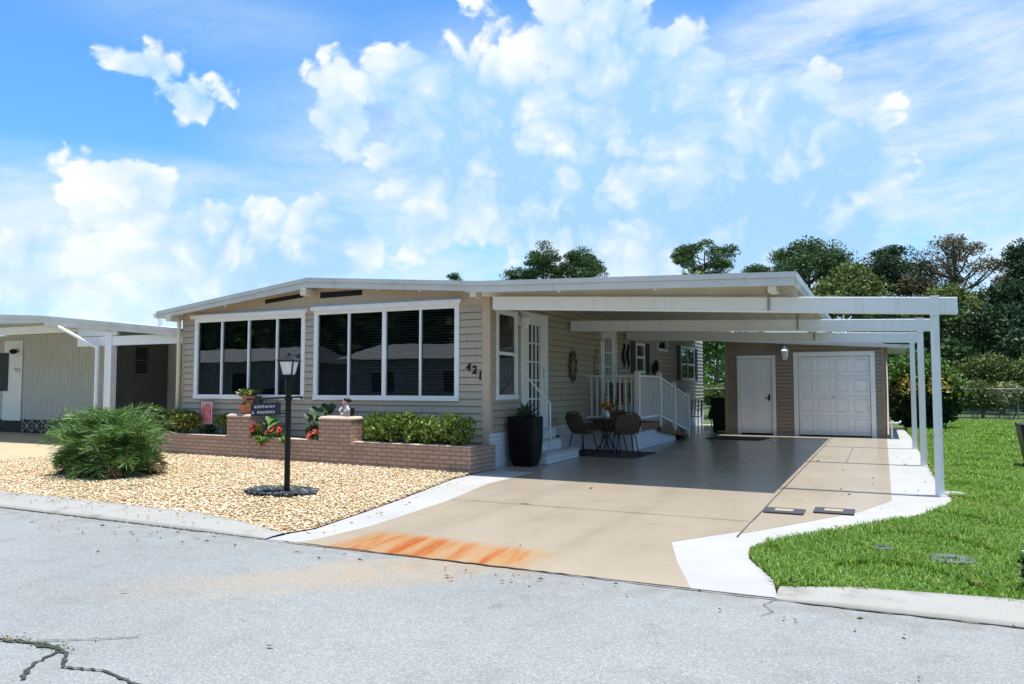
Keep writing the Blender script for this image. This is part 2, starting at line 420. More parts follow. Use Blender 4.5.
def in_poly(P, poly):
    x, y = P[:, 0], P[:, 1]; c = np.zeros(len(P), bool); n = len(poly); j = n - 1
    for i in range(n):
        xi, yi = poly[i]; xj, yj = poly[j]
        k = ((yi > y) != (yj > y)) & (x < (xj - xi) * (y - yi) / (yj - yi + 1e-12) + xi)
        c ^= k; j = i
    return c

def cards(C, L, W, rng, up=0.0, D=None, fold=.25):
    """leaf diamonds: centres C, length L, width W; up = bias of the leaf direction"""
    n = len(C)
    if D is None:
        D = rng.normal(size=(n, 3)); D[:, 2] += up
    D = D / (np.linalg.norm(D, axis=1, keepdims=True) + 1e-9)
    A = rng.normal(size=(n, 3)); A[:, 2] += 0
    Wd = np.cross(D, A); Wd /= (np.linalg.norm(Wd, axis=1, keepdims=True) + 1e-9)
    N = np.cross(D, Wd)
    L = (np.ones(n) * L)[:, None]; W = (np.ones(n) * W)[:, None]
    base = C - D * L * .5; tip = C + D * L * .5
    a = C + Wd * W * .5 + N * W * fold; b = C - Wd * W * .5 + N * W * fold
    V = np.stack([base, a, tip, b], 1).reshape(-1, 3)
    i = np.arange(n)[:, None] * 4
    F = np.concatenate([i + [0, 1, 2], i + [0, 2, 3]], 1).reshape(-1, 3)
    return V, F
def shell(c, r, n, rng, inner=.35):
    """points in an ellipsoid, thicker towards its skin"""
    d = rng.normal(size=(n, 3)); d /= np.linalg.norm(d, axis=1, keepdims=True)
    q = (inner + (1 - inner) * rng.random(n) ** .6)[:, None]
    return np.array(c) + d * q * np.array(r)
def joinVF(parts):
    V = []; F = []; o = 0
    for v, f in parts: V.append(v); F.append(f + o); o += len(v)
    return np.concatenate(V), np.concatenate(F)
rng = np.random.default_rng(11)
# ================================================================== SETTING
sheet('ground', [(-400, -120), (300, -120), (300, 500), (-400, 500)], -.03, 'ground')
sheet('road', [(-120, -2.2), (60, -2.2), (60, 5.50), (-5.2, 5.53), (-6.6, 5.70), (-9.2, 5.9), (-120, 6.0)], -.004, 'road')
G_OUT = [(-5.11, 5.46), (-5.13, 5.75), (-5.05, 6.1), (-5.2, 7.0), (-5.38, 8.0), (-5.62, 9.1), (-5.86, 10.2), (-5.88, 10.92)]
W_IN = [(-4.78, 5.46), (-4.70, 5.75), (-4.66, 6.5), (-4.71, 7.1), (-4.84, 8.35), (-5.14, 9.94), (-5.14, 10.92), (-5.14, 11.6)]
LAWN_EDGE = [(.80, 5.85), (-.69, 5.68), (-.74, 5.95), (-1.01, 6.6), (-1.06, 7.0), (-.93, 7.3), (-.74, 7.62), (-.45, 8.1), (-.05, 8.75), (.30, 9.4), (.55, 10.0), (.72, 10.75), (.76, 11.15), (.74, 11.5), (.70, 13), (.70, 24.2)]
sheet('concrete_apron', G_OUT + [(-6.05, 10.95), (-6.05, 29), (-6.05, 29), (.6, 29), (.70, 24.2)] + LAWN_EDGE[::-1][1:-2] + [(-.66, 5.46)], .0, 'white_conc')
sheet('driveway', [(-4.78, 5.46), (-1.23, 5.46), (-1.5, 6.2), (-1.74, 6.98), (-1.25, 7.80), (-1.25, 23.28), (-4.1, 23.28), (-4.1, 28.6), (-6.0, 28.6), (-6.0, 11.6)] + W_IN[::-1][:-1], .0018, 'drive')
sheet('walkway', [(-1.235, 7.66), (-.78, 8.50), (-.25, 9.55), (.08, 10.65), (.08, 10.9), (.10, 23.28), (-1.235, 23.28)], .0018, 'drive')
sheet('neighbour_drive', [(-26, 5.5), (-15.2, 5.5), (-15.0, 9), (-14.4, 12), (-14.2, 17), (-26, 17)], -.008, 'nb_conc')
GBED = [(-15.2, 6.22), (-10.3, 6.22), (-8.0, 6.19), (-6.6, 6.0), (-5.55, 5.76)] + G_OUT[1:7] + [(-5.9, 10.85), (-13.5, 11.38), (-14.4, 11.6), (-15.0, 9)]
sheet('gravel_bed', GBED, .012, 'gravelbed')
sheet('planter_soil', [(-13.4, 11.45), (-5.95, 10.95), (-5.95, 11.77), (-13.4, 11.77)], .36, 'soil')

# joints: thin dark lines, with the kerb line along the road
def strip(name, pts, w, z, mat='joint', label=None, jag=0.0, n=1):
    P = []
    for (x0, y0), (x1, y1) in zip(pts[:-1], pts[1:]):
        for i in range(n): P.append((x0 + (x1 - x0) * i / n, y0 + (y1 - y0) * i / n))
    P.append(pts[-1]); vs = []; N = len(P)
    for i, (x, y) in enumerate(P):
        a = P[max(i - 1, 0)]; b = P[min(i + 1, N - 1)]; dx, dy = b[0] - a[0], b[1] - a[1]; l = math.hypot(dx, dy) or 1
        j = rnd.uniform(-jag, jag); ww = w * (1 + rnd.uniform(-.4, .4) * (jag > 0))
        cx, cy = x - dy / l * j, y + dx / l * j
        vs += [(cx - dy / l * ww / 2, cy + dx / l * ww / 2, z), (cx + dy / l * ww / 2, cy - dx / l * ww / 2, z)]
    o = link_mesh(name, np.array(vs, float), [(2 * i, 2 * i + 1, 2 * i + 3, 2 * i + 2) for i in range(N - 1)], mat)
    return kind(o, 'structure', label)
strip('driveway_joint', [(-4.86, 8.40), (-1.28, 8.36)], .014, .008, jag=.004, n=20)
strip('driveway_joint', [(-5.9, 15.5), (-1.28, 15.5)], .014, .008)
strip('driveway_joint', [(-1.243, 7.45), (-1.243, 23.2)], .013, .010, jag=.003, n=40)
strip('walkway_joint', [(-1.22, 11.32), (.68, 11.34)], .016, .008)
strip('walkway_joint', [(-1.22, 15.45), (.68, 15.52)], .016, .008)
strip('walkway_joint', [(-1.22, 19.5), (.68, 19.55)], .014, .008)
strip('walkway_joint', [(-.62, 15.5), (-.62, 19.5)], .010, .008)
strip('road_edge_joint', [(-5.15, 5.50), (-.60, 5.41)], .016, .006, 'crack', jag=.01, n=60)
strip('road_edge_joint', [(-14, 5.64), (-9.2, 5.62), (-6.6, 5.55), (-5.5, 5.51), (-5.1, 5.50)], .028, .003, 'crack', jag=.012, n=60)
strip('road_edge_joint', [(-.66, 5.395), (6, 5.42)], .022, .003, 'crack', jag=.012, n=60)
strip('road_crack', [(-5.2, 2.76), (-4.43, 2.70), (-4.15, 2.79), (-3.90, 2.74), (-3.72, 2.60), (-3.5, 2.64), (-3.2, 2.60), (-2.9, 2.66), (-2.5, 2.4), (-2.0, 2.3)], .016, .004, 'crack', 'jagged dark crack across the near road', jag=.012, n=7)
strip('road_crack', [(-5.2, 2.73), (-4.6, 2.70), (-4.3, 2.76), (-3.98, 2.75)], .026, .0035, 'crack', jag=.014, n=9)
strip('road_crack', [(-4.25, 2.78), (-3.95, 2.96), (-3.78, 3.08)], .008, .004, 'crack', jag=.006, n=12)
strip('road_crack', [(-3.95, 2.74), (-3.90, 2.56), (-3.74, 2.40)], .02, .0035, 'crack', jag=.012, n=7)
strip('road_crack', [(-.66, 5.40), (-.72, 5.25), (-.64, 5.10), (-.7, 5.0)], .005, .004, 'crack', jag=.004, n=6)

# rolled concrete kerbs
def kerb(name, pts, w, label):
    prof = [(0, -.01), (.03, .026), (.10, .036), (.35, .048), (.8, .06), (1, .062), (1.0, -.02)]
    vs = []; n = len(prof)
    for i, (x, y) in enumerate(pts):
        a = pts[max(i - 1, 0)]; b = pts[min(i + 1, len(pts) - 1)]; dx, dy = b[0] - a[0], b[1] - a[1]; l = math.hypot(dx, dy)
        nx, ny = -dy / l, dx / l
        k = .35 if w[i] < .34 else .85
        vs += [(x + nx * d * w[i], y + ny * d * w[i], z * k) for d, z in prof]
    fs = [(i * n + j, (i + 1) * n + j, (i + 1) * n + j + 1, i * n + j + 1) for i in range(len(pts) - 1) for j in range(n - 1)]
    o = link_mesh(name, np.array(vs, float), fs, 'curb', smooth=True); return kind(o, 'structure', label)
kerb('kerb', [(-120, 5.66), (-14, 5.64), (-9.2, 5.62), (-6.6, 5.57), (-5.9, 5.54), (-5.12, 5.50)], [.60, .60, .60, .52, .38, .24], 'low rolled concrete kerb along the gravel bed')
kerb('kerb', [(-.665, 5.395), (-.2, 5.40), (.7, 5.40), (4, 5.42), (60, 5.45)], [.30, .36, .48, .5, .5], 'low rolled concrete kerb along the lawn')

sheet('kerb_base', [(-5.9, 5.49), (-5.10, 5.47), (-5.12, 5.82), (-5.9, 5.86)], -.002, 'white_conc')
# gravel: every pebble its own little stone, one object
def pebbles(name, poly, n, smin, smax, z, mat, seed, label, zj=.02):
    r = np.random.default_rng(seed); P = np.array(poly)
    lo, hi = P.min(0), P.max(0)
    Q = lo + (hi - lo) * r.random((int(n * 2.2), 2)); Q = Q[in_poly(Q, poly)][:n]; n = len(Q)
    octv = np.array([(1, 0, 0), (0, 1, 0), (-1, 0, 0), (0, -1, 0), (0, 0, 1), (0, 0, -1.)])
    octf = np.array([(0, 1, 4), (1, 2, 4), (2, 3, 4), (3, 0, 4), (1, 0, 5), (2, 1, 5), (3, 2, 5), (0, 3, 5)])
    s = smin + (smax - smin) * r.random(n) ** 2
    sc = np.stack([s * (.8 + .7 * r.random(n)), s * (.6 + .5 * r.random(n)), s * (.3 + .3 * r.random(n))], 1)
    V = octv[None] * sc[:, None] * (1 + .35 * (r.random((n, 6, 1)) - .5))
    a = r.random(n) * 6.283; ti = (r.random(n) - .5) * .8
    x = V[..., 0] * np.cos(ti)[:, None] - V[..., 2] * np.sin(ti)[:, None]
    zz = V[..., 0] * np.sin(ti)[:, None] + V[..., 2] * np.cos(ti)[:, None]
    ca, sa = np.cos(a)[:, None], np.sin(a)[:, None]
    W = np.stack([x * ca - V[..., 1] * sa, x * sa + V[..., 1] * ca, zz], 2)
    W[..., 0] += Q[:, 0:1]; W[..., 1] += Q[:, 1:2]; W[..., 2] += (z + zj * r.random(n))[:, None]
    F = (octf[None] + (np.arange(n) * 6)[:, None, None]).reshape(-1, 3)
    return kind(link_mesh(name, W.reshape(-1, 3), F, mat), 'stuff', label)
pebbles('gravel', GBED, 62000, .012, .030, .018, 'pebble', 3, 'tan and cream river gravel covering the front bed')
ring = [(-7.0 + .50 * math.cos(a), 7.78 + .36 * math.sin(a)) for a in [i * math.pi / 12 for i in range(24)]]
pebbles('dark_gravel', ring, 1500, .02, .042, .045, 'slate', 4, 'ring of dark slate gravel round the lamp post', .03)

def poly_ring(pts, w):
    P = list(pts); return P + [(x + (rnd.random() - .3) * w + w * .4, y + .02) for x, y in P[::-1]]
pebbles('stray_gravel', [(x - .02, y) for x, y in G_OUT] + [(x + .28, y) for x, y in G_OUT[::-1]], 70, .010, .022, .006, 'pebble', 13, 'stray stones scattered on the concrete edge', .004)
pebbles('stray_gravel', [(-10, 6.22), (-6.6, 6.0), (-5.6, 5.6), (-6.6, 5.62), (-10, 5.75)], 90, .010, .020, .062, 'pebble', 14, 'stray stones scattered on the kerb', .004)
def litter(name, regions, seed, label):
    r = np.random.default_rng(seed); C = []
    for x0, x1, y0, y1, n, z in regions: C.append(np.stack([x0 + (x1 - x0) * r.random(n), y0 + (y1 - y0) * r.random(n), z + .01 * r.random(n)], 1))
    C = np.concatenate(C); D = r.normal(size=C.shape); D[:, 2] *= .15
    V, F = cards(C, .055 * (.5 + .7 * r.random(len(C))), .022, r, D=D, fold=.3); V[:, 2] = np.maximum(V[:, 2], .009)
    return kind(link_mesh(name, V, F, 'deadpalm'), 'stuff', label)
litter('fallen_leaves', [(-10, -5.6, 6.3, 10.8, 60, .045), (-4.6, .6, 6, 22, 46, .012), (-8, 1, 4.9, 5.4, 60, .006), (-8, 1, 2.5, 5, 25, .006), (-.9, 2.6, 6, 14, 60, .05), (-11.6, -9.8, 7.4, 8.2, 40, .045)], 15, 'small dry fallen leaves scattered on the ground')

# lawn grass
LAWN = LAWN_EDGE[1:-1] + [(.70, 36.6), (16, 36.6), (16, 5.9), (.80, 5.87)]
sheet('lawn_soil', [(-.62, 5.72)] + LAWN[1:-4] + [(.70, 37.2), (24, 37.2), (24, 5.9)], .006, 'ground')
def blades(name, bands, seed, label, poly):
    r = np.random.default_rng(seed); VV = []; FF = []; o = 0
    for y0, y1, xw, dens, hgt, wid in bands:
        xa = -1.3; xb = .9 + (y0 * .142 - .05) + xw
        n = int((xb - xa) * (y1 - y0) * dens); Q = np.stack([xa + (xb - xa) * r.random(n), y0 + (y1 - y0) * r.random(n)], 1)
        Q = Q[in_poly(Q, poly)]; n = len(Q)
        h = hgt * (.5 + .8 * r.random(n)); a = r.random(n) * 6.283; lean = .35 + .75 * r.random(n)
        patch = .7 + .5 * (np.sin(Q[:, 0] * 3.1 + Q[:, 1] * 1.7) * np.sin(Q[:, 1] * 2.3 - Q[:, 0]) > -.2); h *= patch
        d = np.stack([np.cos(a), np.sin(a)], 1); s = np.stack([-d[:, 1], d[:, 0]], 1) * wid * .5
        b = np.concatenate([Q, np.full((n, 1), .004)], 1)
        mid = np.concatenate([Q + d * (h * lean * .35)[:, None], (h * .62)[:, None]], 1)
        tip = np.concatenate([Q + d * (h * lean)[:, None], (h * (.95 - .35 * (lean - .35)))[:, None]], 1)
        s3 = np.concatenate([s, np.zeros((n, 1))], 1)
        V = np.stack([b - s3, b + s3, mid + s3 * .9, mid - s3 * .9, tip], 1).reshape(-1, 3)
        i = np.arange(n)[:, None] * 5
        F = np.concatenate([i + [0, 1, 2], i + [0, 2, 3], i + [3, 2, 4]], 1).reshape(-1, 3) + o
        VV.append(V); FF.append(F); o += len(V)
    return kind(link_mesh(name, np.concatenate(VV), np.concatenate(FF), 'grass'), 'stuff', label)
blades('lawn_grass', [(5.7, 8, 2, 6200, .058, .008), (8, 11, 2, 5000, .06, .009), (11, 15, 2.5, 2700, .065, .012), (15, 22, 3, 1300, .07, .017), (22, 37, 5, 520, .08, .028)], 5, 'bright green coarse lawn beside the walkway', LAWN)
blades('kerb_weeds', [(5.72, 5.86, 2, 1500, .05, .008)], 6, 'short grass hanging over the lawn kerb', [(-.6, 5.70), (4, 5.78), (4, 5.92), (-.6, 5.86)])
def weeds(name, pts, n, label):
    r = np.random.default_rng(8); P = []
    for (x, y) in pts: P.append(np.stack([x + r.normal(size=n) * .05, y + r.normal(size=n) * .025, .015 + .015 * r.random(n)], 1))
    V, F = cards(np.concatenate(P), .022, .008, r, up=.8)
    return kind(link_mesh(name, V, F, 'leaf2'), 'stuff', label)
weeds('crack_weeds', [(-4.43 + .09 * i, 2.72 + .015 * (i % 3)) for i in range(7)], 12, 'small weeds growing in the road crack')

# ================================================================== HOUSE
HX0, HX1, HY0, HY1 = -13.36, -6.05, 11.79, 29.3
house = thing('manufactured_house', (-9.7, 11.79, 0), 'long beige house with two wide dark window bands and white side carport roof', 'house')
def siding(name, T, u0, u1, v0, v1, openings, mat, parent, lap=.125, depth=.022, gap=.010):
    cuts = [v0]; z = v0
    while z + lap < v1 - 1e-6: z += lap; cuts.append(z)
    cuts.append(v1)
    mb = MB(T)
    for a, b in zip(cuts[:-1], cuts[1:]):
        sub = sorted({a, b} | {q for o in openings for q in (o[2], o[3]) if a < q < b})
        for c, d in zip(sub[:-1], sub[1:]):
            m = (c + d) / 2; iv = [(u0, u1)]
            for o in openings:
                if o[2] < m < o[3]:
                    nv = []
                    for p, q in iv:
                        if o[0] > p: nv.append((p, min(q, o[0])))
                        if o[1] < q: nv.append((max(p, o[1]), q))
                    iv = [t for t in nv if t[1] - t[0] > 1e-4]
            if c == a: seam = random.Random(int(a * 997) + len(name)).uniform(.6, 3.2)
            iv2 = []
            for p, q in iv:
                t_ = u0 + seam
                while t_ < q:
                    if p + .05 < t_ < q - .05: iv2.append((p, t_ - .003)); p = t_ + .003
                    t_ += 3.66
                iv2.append((p, q))
            for p, q in iv2:
                n0 = depth * (1 - (c - a) / lap) + .002; n1 = depth * (1 - (d - a) / lap) + .002; cc = c + (gap if c == a else 0)
                mb.add([(p, cc, n0), (q, cc, n0), (q, d, n1), (p, d, n1)], [(0, 1, 2, 3)])
                if c == a: mb.add([(p, cc, n0), (q, cc, n0), (q, cc, -.03), (p, cc, -.03), (q, c, -.03), (p, c, -.03)], [(0, 1, 2, 3), (3, 2, 4, 5)])
    return mb.build(name, mat, parent, recalc=False)
FT = front(HY0); ST = side(HX1)
W1 = (-12.98, -10.08, 1.16, 2.80); W2 = (-9.82, -6.66, 1.16, 2.84)
siding('wall', FT, HX0 + .02, HX1 - .13, .30, 2.94, [W1, W2], 'siding', house)
SW = (12.03, 12.86, 1.18, 2.74); D1 = (13.12, 14.20, .62, 2.72); D2 = (17.62, 18.66, .62, 2.72)
S3 = (20.5, 21.35, 1.78, 2.58); S4 = (22.8, 23.9, 2.48, 2.86); S5 = (25.75, 27.8, 1.62, 2.74)
siding('wall', ST, HY0 + .10, HY1, .60, 3.10, [SW, D1, D2, S3, S4, S5], 'siding', house)
MB().add([(HX0, HY0, 0), (HX0, HY1, 0), (HX0, HY1, 3.0), (HX0, HY0, 3.0)], [(0, 1, 2, 3)]).build('wall', 'siding', house)
MB().add([(HX0, HY1, 0), (HX1, HY1, 0), (HX1, HY1, 3.1), (HX0, HY1, 3.1)], [(0, 1, 2, 3)]).build('wall', 'siding', house)
MB().add([(HX0, HY0 + .01, 0), (HX1, HY0 + .01, 0), (HX1, HY0 + .01, .32), (HX0, HY0 + .01, .32)], [(0, 1, 2, 3)]).build('skirting', 'siding', house)
MB(ST).box(HY0 - .0, HY1, 0, .60, -.06, .012).build('skirting', 'wbrick', house)
MB().box(HX0, HX1, HY0 + .02, HY1, .58, .60).build('floor_slab', 'interior', house)
for a in (HY0 + 4.0,):
    MB().add([(HX0 + .01, a, .6), (HX1 - .01, a, .6), (HX1 - .01, a, 3.0), (HX0 + .01, a, 3.0)], [(0, 1, 2, 3)]).build('room_partition', 'interior', house)
MB().add([(HX0 + .01, HY0 + .03, 2.95), (HX1 - .02, HY0 + .03, 2.95), (HX1 - .02, HY1, 2.95), (HX0 + .01, HY1, 2.95)], [(0, 1, 2, 3)]).build('room_ceiling', 'interior', house)
# corner boards
MB().box(HX1 - .13, HX1 + .022, HY0 - .032, HY0 + .10, .60, 3.06).build('corner_board', 'board', house, bevel=.004)
MB().box(HX1 - .13, HX1 - .004, HY0 - .030, HY0 + .02, .30, .60).build('corner_board', 'board', house)
MB().box(HX0 - .01, HX0 + .05, HY0 - .022, HY0 + .05, .05, 2.96).build('corner_board', 'siding', house, bevel=.004)

# roof, gently pitched, running on over the carport
def yf(x): return 11.5 if x < -6.045 else 10.9 - (x + 6.04) * .1 / 5.04
RPL = [(-13.83, 2.97), (-9.78, 3.45), (-6.05, 3.165)]; RPR = [(-6.04, 3.085), (-1.0, 2.91)]; RP = RPL + RPR
YB = 29.7
mb = MB(); pans = MB()
for i, ((xa, za), (xb, zb)) in enumerate(list(zip(RPL[:-1], RPL[1:])) + [tuple(RPR)]):
    yb = YB if i < 2 else 22.6
    t = .045
    if i == 2: mb.hexa([(-6.04, 22.6, 3.04), (-3.9, 22.6, 2.966), (-3.9, 22.6, 3.011), (-6.04, 22.6, 3.085), (-6.04, 28, 3.04), (-3.9, 28, 2.966), (-3.9, 28, 3.011), (-6.04, 28, 3.085)])
    mb.hexa([(xa, yf(xa), za - t), (xb, yf(xb), zb - t), (xb, yf(xb), zb), (xa, yf(xa), za), (xa, yb, za - t), (xb, yb, zb - t), (xb, yb, zb), (xa, yb, za)])
    n = max(1, int((xb - xa) / .3))
    for k in range(n):                                            # pans under the roof
        x0 = xa + (xb - xa) * k / n; x1 = xa + (xb - xa) * (k + 1) / n - .018
        z0 = za + (zb - za) * k / n - .049; z1 = za + (zb - za) * (k + 1) / n - .049
        pans.add([(x0, yf(x0) + .06, z0), (x1, yf(x1) + .06, z1), (x1, yb - .1, z1), (x0, yb - .1, z0)], [(0, 1, 2, 3)])
roof = mb.build('roof', 'rooftop', house)
pans.build('soffit', 'soffit', roof, recalc=False)
def fascia(hs, y_in, y_out, mat, nm):
    mb = MB()
    for (xa, za, da0, da1), (xb, zb, db0, db1) in zip(hs[:-1], hs[1:]):
        mb.hexa([(xa, yf(xa) - y_out, za - da1), (xb, yf(xb) - y_out, zb - db1), (xb, yf(xb) - y_out, zb - db0), (xa, yf(xa) - y_out, za - da0),
                 (xa, yf(xa) + y_in, za - da1), (xb, yf(xb) + y_in, zb - db1), (xb, yf(xb) + y_in, zb - db0), (xa, yf(xa) + y_in, za - da0)])
    return mb.build(nm, mat, roof)
for P_, dr in ((RPL, (.145, .185, .165)), (RPR, (.172, .175))):
    fascia([(x, z + .006, 0, .075) for x, z in P_], .01, .030, 'fascia', 'roof_edge_trim')
    fascia([(x, z, .072, d) for (x, z), d in zip(P_, dr)], .02, .004, 'fascia', 'fascia_board')
xr, zr = RPR[1]; xl, zl = RPL[0]
# fascia down the right side and the left eave
MB().box(xr - .004, xr + .022, yf(xr) - .028, 22.6, zr - .085, zr + .008).build('roof_edge_trim', 'fascia', roof)
MB().box(xr - .025, xr, yf(xr) - .002, 22.6, zr - .16, zr - .047).build('fascia_board', 'fascia', roof)
MB().box(xl - .09, xl + .01, yf(xl) - .02, YB, zl - .12, zl - .02).build('gutter', 'alum', roof, bevel=.012)
# gable board between the window heads and the soffit
poly = [(HX0, 2.80), (HX1 - .125, 2.80), (HX1 - .125, 3.115), (-9.78, 3.395), (HX0, 2.97)]
MB().prism([(x, HY0 - .020, z) for x, z in poly], (0, .03, 0)).build('gable_panel', 'board', house)
for poly in ([(-11.08, 3.045), (-10.12, 3.125), (-10.12, 3.205), (-11.08, 3.125)], [(-9.70, 3.085), (-8.72, 3.10), (-8.72, 3.195), (-9.70, 3.20)]):
    v = MB().prism([(x, HY0 - .028, z) for x, z in poly], (0, .012, 0)).build('gable_vent', 'black', house)
    f = MB()
    for k in range(1, 4):
        q = k / 4; a = [poly[0][i] + (poly[3][i] - poly[0][i]) * q for i in (0, 1)]; b = [poly[1][i] + (poly[2][i] - poly[1][i]) * q for i in (0, 1)]
        f.bar((a[0] + .01, HY0 - .033, a[1]), (b[0] - .01, HY0 - .033, b[1]), .012, .007)
    f.build('louvre', 'iron', v)
MB().prism([(-6.0, 11.40, 2.90), (-1.04, 11.40, 2.645), (-1.04, 11.40, 2.865), (-6.0, 11.40, 3.05)], (0, .04, 0)).build('header_board', 'cream', roof)
# rafter tails, hangers and down pipe
for x, z in ((-13.44, 2.84), (-9.86, 3.20), (-6.20, 2.985), (-1.30, 2.75)):
    MB().box(x - .055, x + .055, yf(x) + (-.06 if x < -6 else .03), (HY0 - .03 if x < -6 else 11.20), z - .08, z + .05).build('rafter_tail', 'cream', roof, bevel=.004)
for x in (-11.9, -8.2, -7.3, -4.4, -2.9):
    zz = np.interp(x, [p[0] for p in RP], [p[1] for p in RP])
    MB().box(x - .02, x + .02, yf(x) + .0, yf(x) + .05, zz - .20, zz - .06).build('gutter_bracket', 'fascia', roof)
MB().tube([(-13.40, 11.66, 2.86), (-13.41, 11.72, 2.72), (-13.40, 11.72, .05)], .04, 8).build('downspout', 'cream', house, smooth=True)

# windows -------------------------------------------------------------
def window(parent, T, u0, u1, v0, v1, mull=(), rails=(), fw=.07, proud=.035, depth=.05, glass='glass', mw=.04, wide=None):
    f = MB(T)
    f.box(u0 - .02, u1 + .02, v0 - .02, v0 + fw, -depth, proud + .012); f.box(u0 - .02, u1 + .02, v1 - fw, v1 + .02, -depth, proud)
    f.box(u0 - .02, u0 + fw, v0 + fw, v1 - fw, -depth, proud - .003); f.box(u1 - fw, u1 + .02, v0 + fw, v1 - fw, -depth, proud - .003)
    for m in mull: w2_ = (.085 if m == wide else mw) / 2; f.box(m - w2_, m + w2_, v0 + fw, v1 - fw, -depth + .004, proud - .010)
    for m in rails: f.box(u0 + fw, u1 - fw, m - .03, m + .03, -depth + .006, proud - .006)
    w = f.build('window', 'trim', parent, bevel=.004)
    MB(T).add([(u0 + .02, v0 + .02, -.012), (u1 - .02, v0 + .02, -.012), (u1 - .02, v1 - .02, -.012), (u0 + .02, v1 - .02, -.012)], [(0, 1, 2, 3)]).build('pane', glass, w, recalc=False)
    return w
def blinds(w, T, u0, u1, v0, v1, n=-.10, step=.05, mat='blind', tilt=.012):
    b = MB(T); z = v0
    while z < v1:
        b.hexa([(u0, z, n), (u1, z, n), (u1, z + .003, n), (u0, z + .003, n), (u0, z + tilt, n - .04), (u1, z + tilt, n - .04), (u1, z + tilt + .003, n - .04), (u0, z + tilt + .003, n - .04)]); z += step
    for k in range(1, 4):
        u = u0 + (u1 - u0) * k / 4; b.box(u - .003, u + .003, v0, v1, n - .022, n - .018)
    return b.build('blind', mat, w, recalc=False)
w1 = window(house, FT, *W1, mull=(-12.24, -11.51, -10.77))
w2 = window(house, FT, *W2, mull=(-9.02, -8.22, -7.44), wide=-8.22)
blinds(w2, FT, -9.72, -6.76, 1.24, 2.76); blinds(w1, FT, -11.46, -10.16, 1.24, 2.72)
c = MB(FT)
for k in range(26):
    u = -12.88 + k * .030; c.box(u, u + .022, 1.22, 2.74, -.14 - .03 * (k % 2), -.12 - .03 * (k % 2))
c.build('curtain', 'curtain', w1)
for w, (a, b, z) in ((w1, (-13.07, -10.0, 2.815)), (w2, (-9.88, -6.58, 2.85))):
    MB(FT).hexa([(a, z, .02), (b, z, .02), (b, z + .105, .02), (a, z + .105, .02), (a, z - .01, .10), (b, z - .01, .10), (b, z + .065, .10), (a, z + .065, .10)]).build('head_trim', 'alum', w, bevel=.006)
window(house, ST, *SW, rails=(1.98,)); 
# doors ---------------------------------------------------------------
def side_door(u0, u1, v0, v1):
    fr = MB(ST); fr.box(u0 - .08, u0, v0 - .02, v1 + .09, -.02, .04); fr.box(u1, u1 + .08, v0 - .02, v1 + .09, -.02, .04); fr.box(u0, u1, v1, v1 + .085, -.02, .037); fr.box(u0 - .06, u1 + .06, v0 - .05, v0, -.02, .06)
    d = fr.build('door_frame', 'trim', house, bevel=.004)
    a, b = u0 + .27, u1 - .27; p = MB(ST)
    p.box(u0, a, v0, v1, -.03, .018); p.box(b, u1, v0, v1, -.03, .018); p.box(a, b, v0, v0 + .18, -.03, .018); p.box(a, b, v1 - .14, v1, -.03, .018)
    lf = p.build('door', 'door', house, bevel=.004)
    g = MB(ST)
    for k in range(1, 3): u = a + (b - a) * k / 3; g.box(u - .022, u + .022, v0 + .18, v1 - .14, -.012, .012)
    for k in range(1, 5): z = v0 + .18 + (v1 - v0 - .32) * k / 5; g.box(a, b, z - .014, z + .014, -.011, .010)
    g.build('glazing_bar', 'door', lf)
    MB(ST).add([(a, v0 + .18, -.02), (b, v0 + .18, -.02), (b, v1 - .14, -.02), (a, v1 - .14, -.02)], [(0, 1, 2, 3)]).build('pane', 'glass', lf, recalc=False)
    h = MB(ST); h.box(u1 - .13, u1 - .09, v0 + .93, v0 + 1.13, .018, .03)
    h.build('handle', 'steel', lf, bevel=.006)
side_door(*D1); side_door(*D2)
def wall_light(parent, T, u, v, s=1.0):
    b = MB(T); b.box(u - .06 * s, u + .06 * s, v - .10 * s, v + .10 * s, .0, .022); b.box(u - .012, u + .012, v + .02 * s, v + .045 * s, .02, .14 * s)
    o = b.build('wall_light', 'trim', parent, bevel=.004)
    c = T(u, v, .14 * s); n = 6
    MB().lathe((c[0], c[1], c[2] - .17 * s), [(.03 * s, 0), (.055 * s, .02 * s), (.085 * s, .2 * s)], n).build('lamp_glass', 'frost', o)
    MB().lathe((c[0], c[1], c[2] + .03 * s), [(.105 * s, 0), (.06 * s, .05 * s), (.02 * s, .09 * s), (.012 * s, .13 * s)], n).build('lamp_cap', 'trim', o)
wall_light(house, ST, 12.99, 2.62, .95); wall_light(house, ST, 17.38, 2.62, .95)
# further side windows with shutters
w3 = window(house, ST, *S3, rails=(2.2,), fw=.06)
w4 = window(house, ST, *S4, fw=.06); w5 = window(house, ST, *S5, rails=(2.15,), mull=(26.77,), fw=.06)
def shutter(u0, u1, v0, v1):
    s = MB(ST); s.box(u0, u1, v0, v1, .012, .03); z = v0 + .06
    while z < v1 - .06: s.box(u0 + .04, u1 - .04, z, z + .02, .03, .042); z += .045
    s.build('shutter', 'shutter', house)
shutter(20.02, 20.44, 1.74, 2.62); shutter(21.42, 21.84, 1.74, 2.62); shutter(25.2, 25.68, 1.6, 2.76); shutter(27.88, 28.3, 1.6, 2.76)
